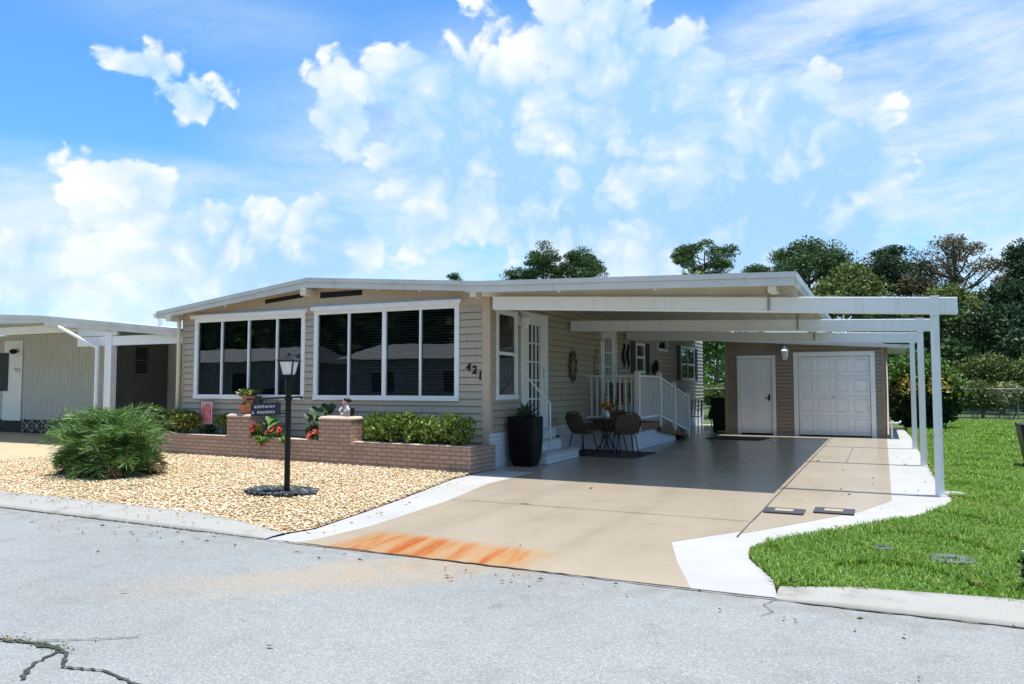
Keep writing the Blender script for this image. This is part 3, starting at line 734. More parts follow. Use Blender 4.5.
# house number 4 2 1, each figure lower than the last
def text_mesh(s, size, depth):
    cu = bpy.data.curves.new('txt', 'FONT'); cu.body = s; cu.size = size; cu.extrude = depth; cu.align_x = 'CENTER'; cu.offset = size * .032
    o = bpy.data.objects.new('txt', cu); COL.objects.link(o)
    dg = bpy.context.evaluated_depsgraph_get(); me = bpy.data.meshes.new_from_object(o.evaluated_get(dg))
    vs = [tuple(v.co) for v in me.vertices]; fs = [tuple(p.vertices) for p in me.polygons]
    bpy.data.objects.remove(o); bpy.data.curves.remove(cu); bpy.data.meshes.remove(me)
    return vs, fs
def put_text(s, size, T, u, v, n, name, mat, parent, depth=.006, rot=0.0, shear=0.0):
    vs, fs = text_mesh(s, size, depth); c, sn = math.cos(rot), math.sin(rot); mb = MB(T)
    mb.add([(u + x * c - y * sn + shear * y, v + x * sn + y * c, n + z) for x, y, z in vs], fs)
    return mb.build(name, mat, parent, recalc=False)
for ch, u, v in (('4', -6.455, 1.665), ('2', -6.335, 1.62), ('1', -6.225, 1.52)):
    put_text(ch, .19, FT, u, v, .022, 'house_number', 'black', house, shear=.08)
# ================================================================== CARPORT FRAME
cp = thing('carport_frame', (.64, 15.5, 0), 'white metal carport frame of three long beams on three slim posts beside the lawn', 'carport')
BEAMS = [(11.34, -5.74, 2.66, 2.88, .90, 2.315, 2.535), (15.50, -5.98, 2.575, 2.80, .80, 2.37, 2.59), (19.55, -6.0, 2.60, 2.82, .76, 2.37, 2.60)]
for y, xa, b0, t0, xb, b1, t1 in BEAMS:
    mb = MB()
    for y0, y1, e in ((y - .05, y + .05, 0.0),):
        mb.hexa([(xa, y0, b0), (xb, y0, b1), (xb, y0, t1), (xa, y0, t0), (xa, y1, b0), (xb, y1, b1), (xb, y1, t1), (xa, y1, t0)])
    for q in (.10, .90):                                          # pressed lips along the beam
        za, zb = b0 + (t0 - b0) * q, b1 + (t1 - b1) * q
        mb.hexa([(xa, y - .056, za - .012), (xb, y - .056, zb - .012), (xb, y - .056, zb + .012), (xa, y - .056, za + .012), (xa, y - .049, za - .012), (xb, y - .049, zb - .012), (xb, y - .049, zb + .012), (xa, y - .049, za + .012)])
    be = mb.build('beam', 'alum', cp, bevel=.006)
    px = .64; zt = b1 + (b0 - b1) * (xb - px) / (xb - xa)
    MB().box(px - .055, px + .055, y - .062, y - .045, zt - .02, zt + .235).build('post_bracket', 'alum', be, bevel=.003)
    p = MB().box(px - .05, px + .05, y - .045, y + .055, 0, zt + .02).build('post', 'alum', cp, bevel=.008)
    MB().box(px - .085, px + .085, y - .075, y + .095, .0, .012).build('base_plate', 'alum', p)
    for hx in (-1.28,):
        zz = t1 + (t0 - t1) * (xb - hx) / (xb - xa)
        hx -= .12; MB().box(hx - .016, hx + .016, y - .075, y - .058, zz - .19, 2.86).box(hx - .03, hx + .03, y - .085, y - .058, zz + .02, zz + .13).build('roof_hanger', 'curb', be)

def sp(name, x, y, z, label, cat): pass
# splash block by the nearest post
s = MB(); s.lathe((.80, 11.40, .0), [(.13, 0), (.13, .03), (.10, .055), (.05, .06)], 14, 1.2, .8); s.box(.78, 1.02, 11.30, 11.5, .0, .03)
tag(s.build('splash_block', 'curb', bevel=.008), 'small grey splash block at the foot of the nearest carport post', 'splash block')

# ================================================================== GARAGE SHED
shed = thing('garage_shed', (-2.0, 23.3, 0), 'taupe garden shed with a plain white door and white roll-up door under the carport', 'shed')
SX0, SX1, SY = -4.13, .06, 23.30; SF = front(SY)
DOOR = (-3.72, -2.83, .0, 2.20); GAR = (-2.13, -.27, 0, 2.24)
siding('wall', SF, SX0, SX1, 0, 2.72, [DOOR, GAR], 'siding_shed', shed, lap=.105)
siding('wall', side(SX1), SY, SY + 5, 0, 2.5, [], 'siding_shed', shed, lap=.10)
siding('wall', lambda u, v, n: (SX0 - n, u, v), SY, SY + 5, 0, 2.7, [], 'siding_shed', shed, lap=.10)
MB().add([(SX0, SY + 5, 0), (SX1, SY + 5, 0), (SX1, SY + 5, 2.6), (SX0, SY + 5, 2.6)], [(0, 1, 2, 3)]).build('wall', 'siding_shed', shed)
for x in (SX0, SX1):
    MB().box(x - .04, x + .04, SY - .025, SY + .06, 0, 2.52).build('corner_board', 'siding_shed', shed, bevel=.004)
MB().hexa([(SX0 - .1, SY - .22, 2.745), (SX1 + .62, SY - .22, 2.44), (SX1 + .62, SY - .22, 2.50), (SX0 - .1, SY - .22, 2.80), (SX0 - .1, SY + 5.2, 2.745), (SX1 + .62, SY + 5.2, 2.44), (SX1 + .62, SY + 5.2, 2.50), (SX0 - .1, SY + 5.2, 2.80)]).build('roof', 'rooftop', shed)
MB().hexa([(SX0 - .1, SY - .25, 2.71), (SX1 + .64, SY - .25, 2.41), (SX1 + .64, SY - .25, 2.505), (SX0 - .1, SY - .25, 2.805), (SX0 - .1, SY - .222, 2.71), (SX1 + .64, SY - .222, 2.41), (SX1 + .64, SY - .222, 2.505), (SX0 - .1, SY - .222, 2.805)]).build('fascia_board', 'fascia', shed)
def trim3(nm, o, w=.10, pr=.035):
    f = MB(SF); u0, u1, v0, v1 = o
    f.box(u0 - w, u0, 0, v1 + w, -.03, pr); f.box(u1, u1 + w, 0, v1 + w, -.03, pr); f.box(u0, u1, v1, v1 + w, -.03, pr - .002)
    return f.build(nm, 'trim', shed, bevel=.004)
trim3('door_frame', DOOR, .09)
d = MB(SF).box(-3.715, -2.835, .05, 2.195, -.06, -.015).build('door', 'door', shed, bevel=.004)
g = MB(SF)
for u in (-3.30,): g.box(u - .008, u + .008, .05, 2.19, -.016, -.010)
g.build('door_seam', 'alum', d)
h = MB(SF); h.box(-2.95, -2.90, .98, 1.16, -.015, .0); h.box(-3.03, -2.90, 1.04, 1.065, .0, .035); h.build('handle', 'black', d, bevel=.006)
MB(SF).box(-3.72, -2.83, .0, .05, -.06, .03).build('threshold', 'black', shed)
trim3('door_frame', GAR, .12)
gd = MB(SF); gd.box(-2.12, -.28, .035, 2.235, -.09, -.045)
rows = 4; cols = 4; rh = 2.2 / rows; cw = 1.84 / cols
gdo = gd.build('garage_door', 'door', shed)
for r_ in range(rows):
    pm = MB(SF); v0 = .035 + r_ * rh
    pm.box(-2.118, -.282, v0 + .012, v0 + rh - .012, -.046, -.028)
    for c_ in range(cols):
        u0 = -2.12 + c_ * cw + .07; u1 = u0 + cw - .14; a, b = v0 + .10, v0 + rh - .10
        for q in ((u0, u1, a, a + .018), (u0, u1, b - .018, b), (u0, u0 + .018, a, b), (u1 - .018, u1, a, b)): pm.box(*q, -.030, -.010)
        pm.box(u0 + .045, u1 - .045, a + .045, b - .045, -.034, -.024)
    pm.build('door_section', 'door', gdo, bevel=.003)
h = MB(SF); h.box(-1.23, -1.17, 1.06, 1.10, -.03, .01); h.build('handle', 'steel', gdo, bevel=.005)
MB(SF).box(-2.12, -.28, .0, .035, -.08, -.03).build('door_seal', 'black', gdo)
vp = MB(SF)
for k in range(7): vp.box(-3.74 + k * .105, -3.74 + k * .105 + .085, 2.40, 2.66, .016, .026)
vp.build('louvred_vent', 'siding_shed', shed)
wall_light(shed, SF, -2.46, 2.36, 1.25)
dn = MB(); dn.tube([(.13, SY - .06, 2.45), (.13, SY - .05, .10), (.20, SY - .22, .04)], .038, 8); dn.build('downspout', 'siding_shed', shed, smooth=True)
fx = MB(); fx.tube([(.22, 22.9, 0), (.22, 22.9, .42), (.24, 22.86, .47)], .022, 8); fx.tube([(.14, 22.88, .42), (.42, 22.86, .44)], .018, 6); fx.ball((.42, 22.86, .46), .03, .03, .03, 8, 6)
tag(fx.build('garden_tap', 'pvc', smooth=True), 'white standpipe tap at the lawn corner of the shed', 'tap')

# ================================================================== PLANTER WALL
def py(x): return 11.42 - (x + 13.45) * .53 / 7.55
pw = thing('planter_wall', (-9.7, 11.2, 0), 'long low reddish brown brick planter wall with two taller piers', 'planter')
def pseg(x0, x1, z1, t=.20):
    return [(x0, py(x0), 0), (x1, py(x1), 0), (x1, py(x1) + t, 0), (x0, py(x0) + t, 0), (x0, py(x0), z1), (x1, py(x1), z1), (x1, py(x1) + t, z1), (x0, py(x0) + t, z1)]
MB().hexa(pseg(-13.5, -5.92, .415)).hexa([(-6.12, py(-6.12) + .2, 0), (-5.92, py(-5.92) + .2, 0), (-5.92, 11.77, 0), (-6.12, 11.77, 0), (-6.12, py(-6.12) + .2, .415), (-5.92, py(-5.92) + .2, .415), (-5.92, 11.77, .415), (-6.12, 11.77, .415)]).build('wall', 'brick', pw, bevel=.015)
def cappiece(x0, x1, z0, o=.0, t=.2, hgt=.022, nm='coping'):
    a, b = x0 - o, x1 + o
    P = [(a, py(a) - .004 - o, z0), (b, py(b) - .004 - o, z0), (b, py(b) + t + o, z0), (a, py(a) + t + o, z0)]
    return MB().hexa(P + [(x, y, z + hgt) for x, y, z in P]).build(nm, 'cap', pw, bevel=.012)
cappiece(-13.5, -11.60, .415); cappiece(-10.86, -9.20, .415); cappiece(-8.36, -5.92, .415)
for x0, x1 in ((-11.55, -10.90), (-9.16, -8.40)):
    P = pseg(x0, x1, .80, .42); P = [(x, y - .012, z) for x, y, z in P]
    pr = MB().hexa(P).build('pier', 'brick', pw, bevel=.02)
    P = [(x, y - .012, .80 + z) for x, y, z in ((x0 - .01, py(x0) - .01, 0), (x1 + .01, py(x1) - .01, 0), (x1 + .01, py(x1) + .43, 0), (x0 - .01, py(x0) + .43, 0))]
    Q = [(x + (.05 if i in (0, 3) else -.05), y + (.05 if i < 2 else -.05), .862) for i, (x, y, z) in enumerate(P)]
    Pm = [(x, y, .835) for x, y, z in P]
    MB().hexa(P + Pm).hexa([(x, y, z - .0005) for x, y, z in Pm] + Q).build('pier_cap', 'cap', pr, bevel=.015)

# ------------------------------------------------------------------ plants
def bush(name, label, cat, c, r, n, L, W, mat, seed, group=None, up=.25, stems=8, clumps=9, z0=None):
    q = np.random.default_rng(seed); root = thing(name, (c[0], c[1], z0 if z0 is not None else c[2] - r[2]), label, cat, group)
    parts = []
    for k in range(clumps):
        d = q.normal(size=3); d /= np.linalg.norm(d); d[2] = abs(d[2]) * .9 - .15
        cc = np.array(c) + d * np.array(r) * .55 * q.random() ** .4
        rr = np.array(r) * (.38 + .25 * q.random())
        m = n // clumps; C = shell(cc, rr, m, q, .2)
        D = (C - np.array(c)) / np.array(r) + q.normal(size=(m, 3)) * .8; D[:, 2] += up
        parts.append(cards(C, L * (.6 + .7 * q.random(m)), W * (.7 + .5 * q.random(m)), q, D=D))
    V, F = joinVF(parts); zb = root.location.z; V[:, 2] = np.maximum(V[:, 2], zb + .005)
    link_mesh('foliage', V, F, mat, root)
    s = MB()
    for k in range(stems):
        a = q.random() * 6.283; e = (c[0] + math.cos(a) * r[0] * .6, c[1] + math.sin(a) * r[1] * .6, c[2] + r[2] * .3)
        s.tube([(c[0] + math.cos(a) * r[0] * .15, c[1] + math.sin(a) * r[1] * .15, zb - .02), ((c[0] + e[0]) / 2, (c[1] + e[1]) / 2, (zb + c[2]) / 2 + .05), e], [.012, .009, .004], 5)
    s.build('stems', 'stem', root)
    return root
# hedge in the right-hand planter bay: five touching plants that read as one hedge
hd = thing('hedge', (-7.2, 11.35, .40), 'dense glossy green hedge filling the right planter bay under the wide window', 'hedge')
q = np.random.default_rng(21); parts = []
for k in range(34):
    cx_ = -8.22 + 2.12 * (k + .5) / 34; cy_ = py(cx_) + .26 + .22 * (q.random() - .5); ht = .55 + .25 * q.random() - .05 * (k > 27)
    C = shell((cx_, cy_, ht), (.13, .22, .19 + .05 * q.random()), 230, q, .3)
    D = (C - np.array((cx_, cy_, ht - .2))) * 3 + q.normal(size=(230, 3)) * .6; D[:, 2] += .4
    parts.append(cards(C, .075 * (.6 + .6 * q.random(230)), .042, q, D=D))
V, F = joinVF(parts); V[:, 2] = np.maximum(V[:, 2], .40); link_mesh('foliage', V, F, 'hedge', hd)
s = MB()
for k in range(40):
    x = -8.2 + 2.0 * q.random(); y = py(x) + .2 + .2 * q.random(); s.tube([(x, y, .36), (x + .05 * q.normal(), y + .04 * q.normal(), .52), (x + .1 * q.normal(), y + .08 * q.normal(), .74)], [.008, .006, .003], 5)
s.build('stems', 'stem', hd)
bush('variegated_bush', 'yellow and green speckled bush at the left end of the brick planter', 'shrub', (-13.05, 11.52, .68), (.78, .26, .33), 4600, .085, .045, 'croton', 31, z0=.38)
bush('round_shrub', 'small round bright green shrub between pink garden flag and left pier', 'shrub', (-11.92, 11.62, .72), (.28, .16, .22), 1100, .075, .045, 'hedge', 32, z0=.38)
bush('low_dark_plant', 'low dark green plant below the pink garden flag', 'plant', (-12.38, 11.6, .50), (.24, .14, .14), 500, .09, .04, 'darkleaf', 33, z0=.37)
# big-leaved plants between the piers
def bigleaf(name, label, pts, z0, mat, size, seed, group=None):
    q = np.random.default_rng(seed); x0 = sum(p[0] for p in pts) / len(pts); y0 = sum(p[1] for p in pts) / len(pts)
    root = thing(name, (x0, y0, z0), label, 'plant', group); s = MB(); lf = MB()
    for (x, y, z, sc) in pts:
        s.tube([(x0 + (x - x0) * .1, y0, z0 - .02), (x0 + (x - x0) * .5, y0 + (y - y0) * .5, (z0 + z) / 2 + .06), (x, y, z)], [.012, .009, .005], 6)
        a = q.random() * 6.283 if False else q.uniform(-2.4, -.7); L = size * sc; d = np.array([math.cos(a), math.sin(a), -.55]); d /= np.linalg.norm(d)
        w = np.cross(d, (0, 0, 1)); w /= np.linalg.norm(w); n = np.cross(w, d)
        prof = [(-.18, .0), (-.28, .22), (-.1, .42), (.2, .44), (.5, .30), (.8, .12), (1.0, 0)]
        P = [np.array((x, y, z)) + d * (t * L) - n * (.12 * L * max(t, 0) ** 2) for t, _ in prof]
        Lr = [p + w * (ww * L) + n * (.12 * L * (ww > 0)) for p, (t, ww) in zip(P, prof)]; Rr = [p - w * (ww * L) + n * (.12 * L * (ww > 0)) for p, (t, ww) in zip(P, prof)]
        k = len(prof); mid = [np.array((x, y, z)) + d * (max(t, 0) * L) - n * (.12 * L * max(t, 0) ** 2) for t, _ in prof]
        lf.add([tuple(p) for p in mid + Lr + Rr], [(i, i + 1, k + i + 1, k + i) for i in range(k - 1)] + [(i + 1, i, 2 * k + i, 2 * k + i + 1) for i in range(k - 1)])
    lf.build('leaves', mat, root, smooth=True, recalc=False); s.build('stalks', 'stem', root)
    return root
bigleaf('elephant_ear', 'tall dark elephant ear plant between the two brick piers', [(-9.28, 11.52, 1.02, 1.0), (-9.46, 11.45, .96, 1.1), (-9.12, 11.5, .98, .8), (-9.62, 11.42, .84, .9), (-9.34, 11.40, .80, .9)], .38, 'darkleaf', .30, 41)
bigleaf('elephant_ear', 'green broad-leaved plant directly right of the left brick pier', [(-10.55, 11.42, .80, .9), (-10.40, 11.40, .72, 1.0), (-10.66, 11.45, .70, .8), (-10.30, 11.42, .62, .9)], .38, 'leaf', .26, 42)
bush('leafy_filler', 'low mid-green leafy clump left of the right brick pier', 'plant', (-9.45, 11.38, .53), (.32, .12, .17), 700, .10, .05, 'leaf', 43, z0=.38)
bush('lime_trailer', 'lime green trailing leaves spilling over planter wall left of lamp post', 'plant', (-10.55, 11.17, .40), (.17, .06, .10), 120, .12, .035, 'limeleaf', 44, stems=3, clumps=3, z0=.30, up=-.3)
bush('lime_trailer', 'lime green trailing leaves spilling over planter wall right of lamp post', 'plant', (-9.92, 11.12, .41), (.13, .06, .11), 100, .12, .035, 'limeleaf', 45, stems=3, clumps=3, z0=.30, up=-.3)
def flowers(label, c, r, n, seed):
    q = np.random.default_rng(seed); root = thing('red_flower_clump', (c[0], c[1], .38), label, 'flowers')
    parts = []
    for k in range(n):
        cc = np.array(c) + q.normal(size=3) * np.array(r) * .5; a = np.arange(9) * 6.283 / 9
        D = np.stack([np.cos(a), np.sin(a) * .7 - .5, np.sin(a) * .8 + .3], 1); parts.append(cards(cc + D * .03, .07, .045, q, D=D))
    V, F = joinVF(parts); link_mesh('petals', V, F, 'flower', root)
    C = shell(c, (r[0], r[1], r[2]), 90, q); C[:, 2] -= .07; V, F = cards(C, .10, .05, q, up=.3); V[:, 2] = np.maximum(V[:, 2], .385); link_mesh('leaves', V, F, 'leaf', root)
flowers('red flowers against the right side of the left brick pier', (-10.78, 11.30, .62), (.12, .08, .14), 7, 51)
flowers('coral red flowers behind planter wall just left of the lamp post', (-10.30, 11.25, .54), (.20, .08, .09), 9, 52)
flowers('red flowers tucked against the left side of the right brick pier', (-9.28, 11.20, .53), (.13, .07, .10), 8, 53)

# garden flag, pots and figurine
gf = thing('garden_flag', (-12.42, 11.60, .38), 'pink garden flag with a darker red motif hanging below the left window', 'flag')
MB().tube([(-12.62, 11.60, .36), (-12.62, 11.60, 1.10), (-12.24, 11.60, 1.10)], .006, 6).build('flag_stand', 'black', gf)
MB().add([(-12.60 + .33 * i / 8, 11.60 + .012 * math.sin(i * 1.4), z) for z in (.64, 1.085) for i in range(9)], [(i, i + 1, 10 + i, 9 + i) for i in range(8)]).build('cloth', 'palecloth', gf, recalc=False)
MB().prism([(-12.56, 11.582, .68), (-12.32, 11.582, .68), (-12.32, 11.582, 1.0), (-12.44, 11.582, 1.04), (-12.56, 11.582, .95)], (0, .004, 0)).ball((-12.42, 11.582, .84), .07, .008, .10, 12, 8).build('motif', 'pinkcloth', gf)

def clay_pot(label, c, r, hgt, group=None):
    t = thing('clay_pot', c, label, 'flower pot', group)
    MB().lathe(c, [(r * .68, 0), (r * .72, .01), (r * .98, hgt * .72), (r * 1.12, hgt * .74), (r * 1.15, hgt), (r * 1.0, hgt), (r * .95, hgt * .86), (.01, hgt * .86)], 22).build('pot', 'terra', t, smooth=False)
    MB().lathe((c[0], c[1], c[2] + hgt * .865), [(r * .94, 0), (r * .5, .01), (.01, .012)], 16).build('soil', 'soil', t)
    return t
yp = py(-11.2) + .20
clay_pot('wide terracotta pot on left brick pier, lower of the two stacked', (-11.14, yp, .862), .20, .17)
clay_pot('smaller terracotta pot stacked on top of the wide one on left pier', (-11.15, yp + .02, 1.03), .145, .18)
q = np.random.default_rng(61)
def topping(name, label, c, r, n, mat, L, W, seed):
    t = thing(name, (c[0], c[1], c[2] - r[2] * .5), label, 'plant'); q = np.random.default_rng(seed)
    V, F = cards(shell(c, r, n, q, .2), L, W, q, up=.4); link_mesh('foliage', V, F, mat, t)
    s = MB()
    for k in range(6): a = k * 1.05; s.tube([(c[0], c[1], c[2] - r[2]), (c[0] + r[0] * .6 * math.cos(a), c[1] + r[1] * .6 * math.sin(a), c[2])], [.006, .003], 5)
    s.build('stems', 'stem', t)
topping('potted_plant', 'bushy light green plant in the upper terracotta pot', (-11.20, yp, 1.27), (.23, .17, .085), 420, 'croton', .08, .04, 62)
topping('succulent', 'pale succulent rosettes round the rim of the lower terracotta pot', (-11.14, yp - .10, 1.045), (.19, .08, .035), 160, 'scrub', .06, .03, 63)
bx = MB(); bx.box(-10.985, -10.86, yp - .05, yp + .07, .864, 1.16); bx.lathe((-10.92, yp + .01, 1.16), [(.055, 0), (.05, .04), (.03, .05)], 12)
tag(bx.build('dark_canister', 'sign', bevel=.01), 'dark blue canister beside the terracotta pots on left pier', 'canister')
# garden figurine
fy = py(-8.68) + .18; fg = thing('garden_figurine', (-8.66, fy, .862), 'small painted garden figurine with a dark cap sitting on right brick pier', 'figurine')
b = MB(); b.ball((-8.64, fy, .94), .085, .075, .085); b.ball((-8.66, fy, 1.02), .065, .06, .07); b.ball((-8.70, fy - .05, .90), .035, .07, .03); b.ball((-8.60, fy - .05, .90), .035, .07, .03)
b.build('body', 'greystone', fg, smooth=True)
h = MB(); h.ball((-8.675, fy - .01, 1.105), .055, .055, .06, 14, 10); h.ball((-8.69, fy - .065, 1.10), .012, .014, .012, 8, 6); h.ball((-8.725, fy, 1.10), .012, .012, .018, 8, 6); h.ball((-8.625, fy, 1.10), .012, .012, .018, 8, 6)
hh = h.build('head', 'skin', fg, smooth=True)
e = MB(); e.ball((-8.702, fy - .058, 1.115), .008, .006, .008, 8, 6); e.ball((-8.668, fy - .062, 1.115), .008, .006, .008, 8, 6); e.build('eyes', 'black', hh, smooth=True)
k = MB(); k.ball((-8.66, fy + .005, 1.15), .062, .062, .04, 14, 8); k.ball((-8.60, fy + .02, 1.14), .035, .03, .03); k.build('cap', 'black', fg, smooth=True)
k = MB(); k.ball((-8.55, fy + .02, .95), .045, .05, .09); k.build('backpack', 'black', fg, smooth=True)
k = MB(); k.tube([(-8.70, fy - .045, 1.03), (-8.755, fy - .08, .97), (-8.71, fy - .11, .94)], [.024, .02, .018], 8); k.tube([(-8.60, fy - .045, 1.03), (-8.56, fy - .08, .97), (-8.62, fy - .11, .94)], [.024, .02, .018], 8); k.build('arms', 'greystone', fg, smooth=True)

# ------------------------------------------------------------------ palm clump
pc = np.array([-10.90, 8.30, 0.0]); pl = thing('palm_shrub', tuple(pc), 'bushy waist-high feathery palm clump standing in the tan gravel bed', 'palm')
def fronds(n, seed, Lmin, Lmax, el0, el1, mat, name, droop=1.0, spread=.35):
    q = np.random.default_rng(seed); parts = []; s = MB()
    for k in range(n):
        a = q.random() * 6.283; el = math.radians(el0 + (el1 - el0) * q.random()); L = Lmin + (Lmax - Lmin) * q.random()
        cn = CN[k % len(CN)]; b = pc + np.array([cn[0] + .05 * q.normal(), cn[1] + .05 * q.normal(), cn[2] * (.3 + .7 * q.random())])
        hd_ = np.array([math.cos(a), math.sin(a), 0]); P = []; p = b.copy(); e = el; m = 22
        for i in range(m): P.append(p.copy()); p = p + (hd_ * math.cos(e) + np.array([0, 0, math.sin(e)])) * L / m; e -= droop * (1.9 / m) * (i / m * 1.6)
        P = np.array(P); P[:, 2] = np.maximum(P[:, 2], .04)
        s.tube([tuple(x) for x in P[::3]], [.009 - .0065 * i / len(P[::3]) for i in range(len(P[::3]))], 5, False)
        T = np.gradient(P, axis=0); T /= np.linalg.norm(T, axis=1, keepdims=True); Sd = np.cross(T, (0, 0, 1.)); Sd /= np.linalg.norm(Sd, axis=1, keepdims=True) + 1e-9
        U = np.cross(Sd, T)
        for sg in (1, -1):
            tt = np.linspace(3, m - 1, 34); i0 = tt.astype(int); i1 = np.minimum(i0 + 1, m - 1); fr = (tt - i0)[:, None]
            B = P[i0] * (1 - fr) + P[i1] * fr; l = .17 * np.sin(np.clip((tt - 2) / (m - 1), 0, 1) * 2.9) ** .6 + .05
            D = T[i0] * .75 + Sd[i0] * sg * .85 + U[i0] * .22 + q.normal(size=(34, 3)) * .30; D[:, 2] -= .12
            D /= np.linalg.norm(D, axis=1, keepdims=True)
            parts.append(cards(B + D * (l / 2)[:, None], l, .0115, q, D=D, fold=.3))
    V, F = joinVF(parts); V[:, 2] = np.maximum(V[:, 2], .02)
    o = link_mesh(name, V, F, mat, pl); s.build('frond_stalks', 'stem', o)
CN = [(-.46, .0, .22), (-.14, -.2, .34), (.12, .15, .40), (.44, -.05, .24), (-.25, .28, .36), (.28, -.25, .24), (.0, .0, .44)]
fronds(250, 71, .64, 1.06, 62, 94, 'palm', 'fronds', 1.5)
fronds(240, 72, .34, .66, 15, 66, 'palm', 'fronds', 1.3)
fronds(26, 73, .4, .62, -5, 18, 'deadpalm', 'dry_fronds', .9)

# ------------------------------------------------------------------ lamp post and hanging sign
lx, ly = -6.80, 7.66
lp = thing('lamp_post', (lx, ly, 0), 'black lamp post with a four-sided lantern standing in dark gravel', 'lamp post')
MB().tube([(lx, ly, .0), (lx, ly, 1.50)], .036, 14).lathe((lx, ly, 1.22), [(.045, 0), (.05, .02), (.045, .04)], 14).lathe((lx, ly, 1.30), [(.037, 0), (.045, .04), (.045, .17), (.04, .21)], 14).build('pole', 'black', lp, smooth=False)
z0, z1 = 1.535, 1.72; ra, rb = .062, .098; ang = R(18); lan = MB(); gl = MB()
def cr(r, z): return [(lx + r * math.cos(ang + math.pi / 4 + k * math.pi / 2) * 1.414, ly + r * math.sin(ang + math.pi / 4 + k * math.pi / 2) * 1.414, z) for k in range(4)]
A, B = cr(ra, z0), cr(rb, z1)
for k in range(4): lan.bar(A[k], B[k], .016, .016); lan.bar(A[k], A[(k + 1) % 4], .018, .018); lan.bar(B[k], B[(k + 1) % 4], .02, .02)
for k in range(4): mA = [(A[k][i] + A[(k + 1) % 4][i]) / 2 for i in range(3)]; mB = [(B[k][i] + B[(k + 1) % 4][i]) / 2 for i in range(3)]
lan.hexa(cr(ra, z0 - .03) + cr(ra, z0)); ln = lan.build('lantern_frame', 'black', lp)
MB().hexa(cr(ra - .006, z0 + .004) + cr(rb - .006, z1 - .004)).build('lantern_glass', 'frost', ln)
C0, C1 = cr(rb + .03, z1 + .005), cr(.05, z1 + .065); MB().hexa(C0 + C1).hexa(cr(.045, z1 + .063) + cr(.036, z1 + .08)).ball((lx, ly, z1 + .09), .016, .018, .022).build('lantern_roof', 'black', lp)
dirv = np.array([-.93, -.36, 0]); P0 = np.array([lx, ly, 1.255])
arm = MB(); arm.tube([tuple(P0 - dirv * .16 + (0, 0, .01)), tuple(P0 + dirv * .52 - np.array((0, 0, .02)))], .012, 8); arm.ball(tuple(P0 - dirv * .17), .02, .02, .02, 8, 6); arm.ball(tuple(P0 + dirv * .53 - np.array((0, 0, .02))), .02, .02, .02, 8, 6)
arm.tube([tuple(P0 + dirv * .03 - np.array((0, 0, .20))), tuple(P0 + dirv * .14 - np.array((0, 0, .20)))], .008, 6)
arm.build('sign_arm', 'black', lp, smooth=True)
sg = thing('hanging_sign', tuple(P0 + dirv * .30 + np.array((0, 0, -.2))), 'small dark sign with two lines of white lettering hanging from the lamp post', 'sign')
nrm = np.array([dirv[1], -dirv[0], 0]) * 1.0
if nrm[1] > 0: nrm = -nrm
def ST2(u, v, n): p = P0 + dirv * (.49 - u) + np.array((0, 0, v - .02 * (.49 - u) / .4)) + nrm * n; return tuple(p)
MB(ST2).box(0, .39, -.22, -.05, -.008, .008).build('board', 'sign', sg, bevel=.003)
for u in (.05, .34): MB(ST2).box(u - .004, u + .004, -.055, .0, -.004, .004).build('chain', 'black', sg)
q2 = random.Random(5)
for v, words_ in ((-.115, ((.05, 4), (.19, 4))), (-.185, ((.02, 1), (.09, 7)))):     # lettering too small to read in the photograph: strokes only
    t = MB(ST2)
    for u0, n_ in words_:
        for j in range(n_):
            u = u0 + j * .034; hgt = q2.choice([.036, .042, .042]); t.box(u, u + .005, v, v + hgt * .8, .0085, .0105); t.box(u + .016, u + .021, v, v + hgt * .8, .0085, .0105)
            vv = v + q2.choice([.0, .013, .027]); t.box(u + .005, u + .016, vv, vv + .005, .0086, .0104)
    t.build('lettering', 'lettering', sg, recalc=False)

# ------------------------------------------------------------------ planter pot by the door
pp = thing('tall_planter', (-5.70, 12.50, .004), 'tall glossy black tapered planter beside the white door steps', 'planter')
def rsq(r, z, n=8, k=.22):
    P = []
    for (sx_, sy_, a0) in ((1, 1, 0), (-1, 1, 90), (-1, -1, 180), (1, -1, 270)):
        for i in range(n + 1): a = R(a0 + 90 * i / n); c_ = r * (1 - k); P.append((-5.70 + sx_ * c_ + r * k * math.cos(a), 12.50 + sy_ * c_ + r * k * math.sin(a), z))
    return P
rings = [(.165, .004), (.195, .06), (.225, .20), (.245, .45), (.25, .86), (.232, .865), (.218, .84), (.214, .77)]
mb = MB(); n_ = len(rsq(.2, 0)); vs = []
for r_, z_ in rings: vs += rsq(r_, z_)
mb.add(vs, [(i * n_ + k, i * n_ + (k + 1) % n_, (i + 1) * n_ + (k + 1) % n_, (i + 1) * n_ + k) for i in range(len(rings) - 1) for k in range(n_)] + [tuple(range(n_ - 1, -1, -1))])
mb.build('pot', 'blackpot', pp, smooth=False, bevel=.004)
MB().add(rsq(.216, .785), [tuple(range(n_))]).build('soil', 'soil', pp)
ag = thing('agave', (-5.70, 12.50, .79), 'spiky blue-green agave growing in the tall black planter', 'plant'); q = np.random.default_rng(81); parts = []
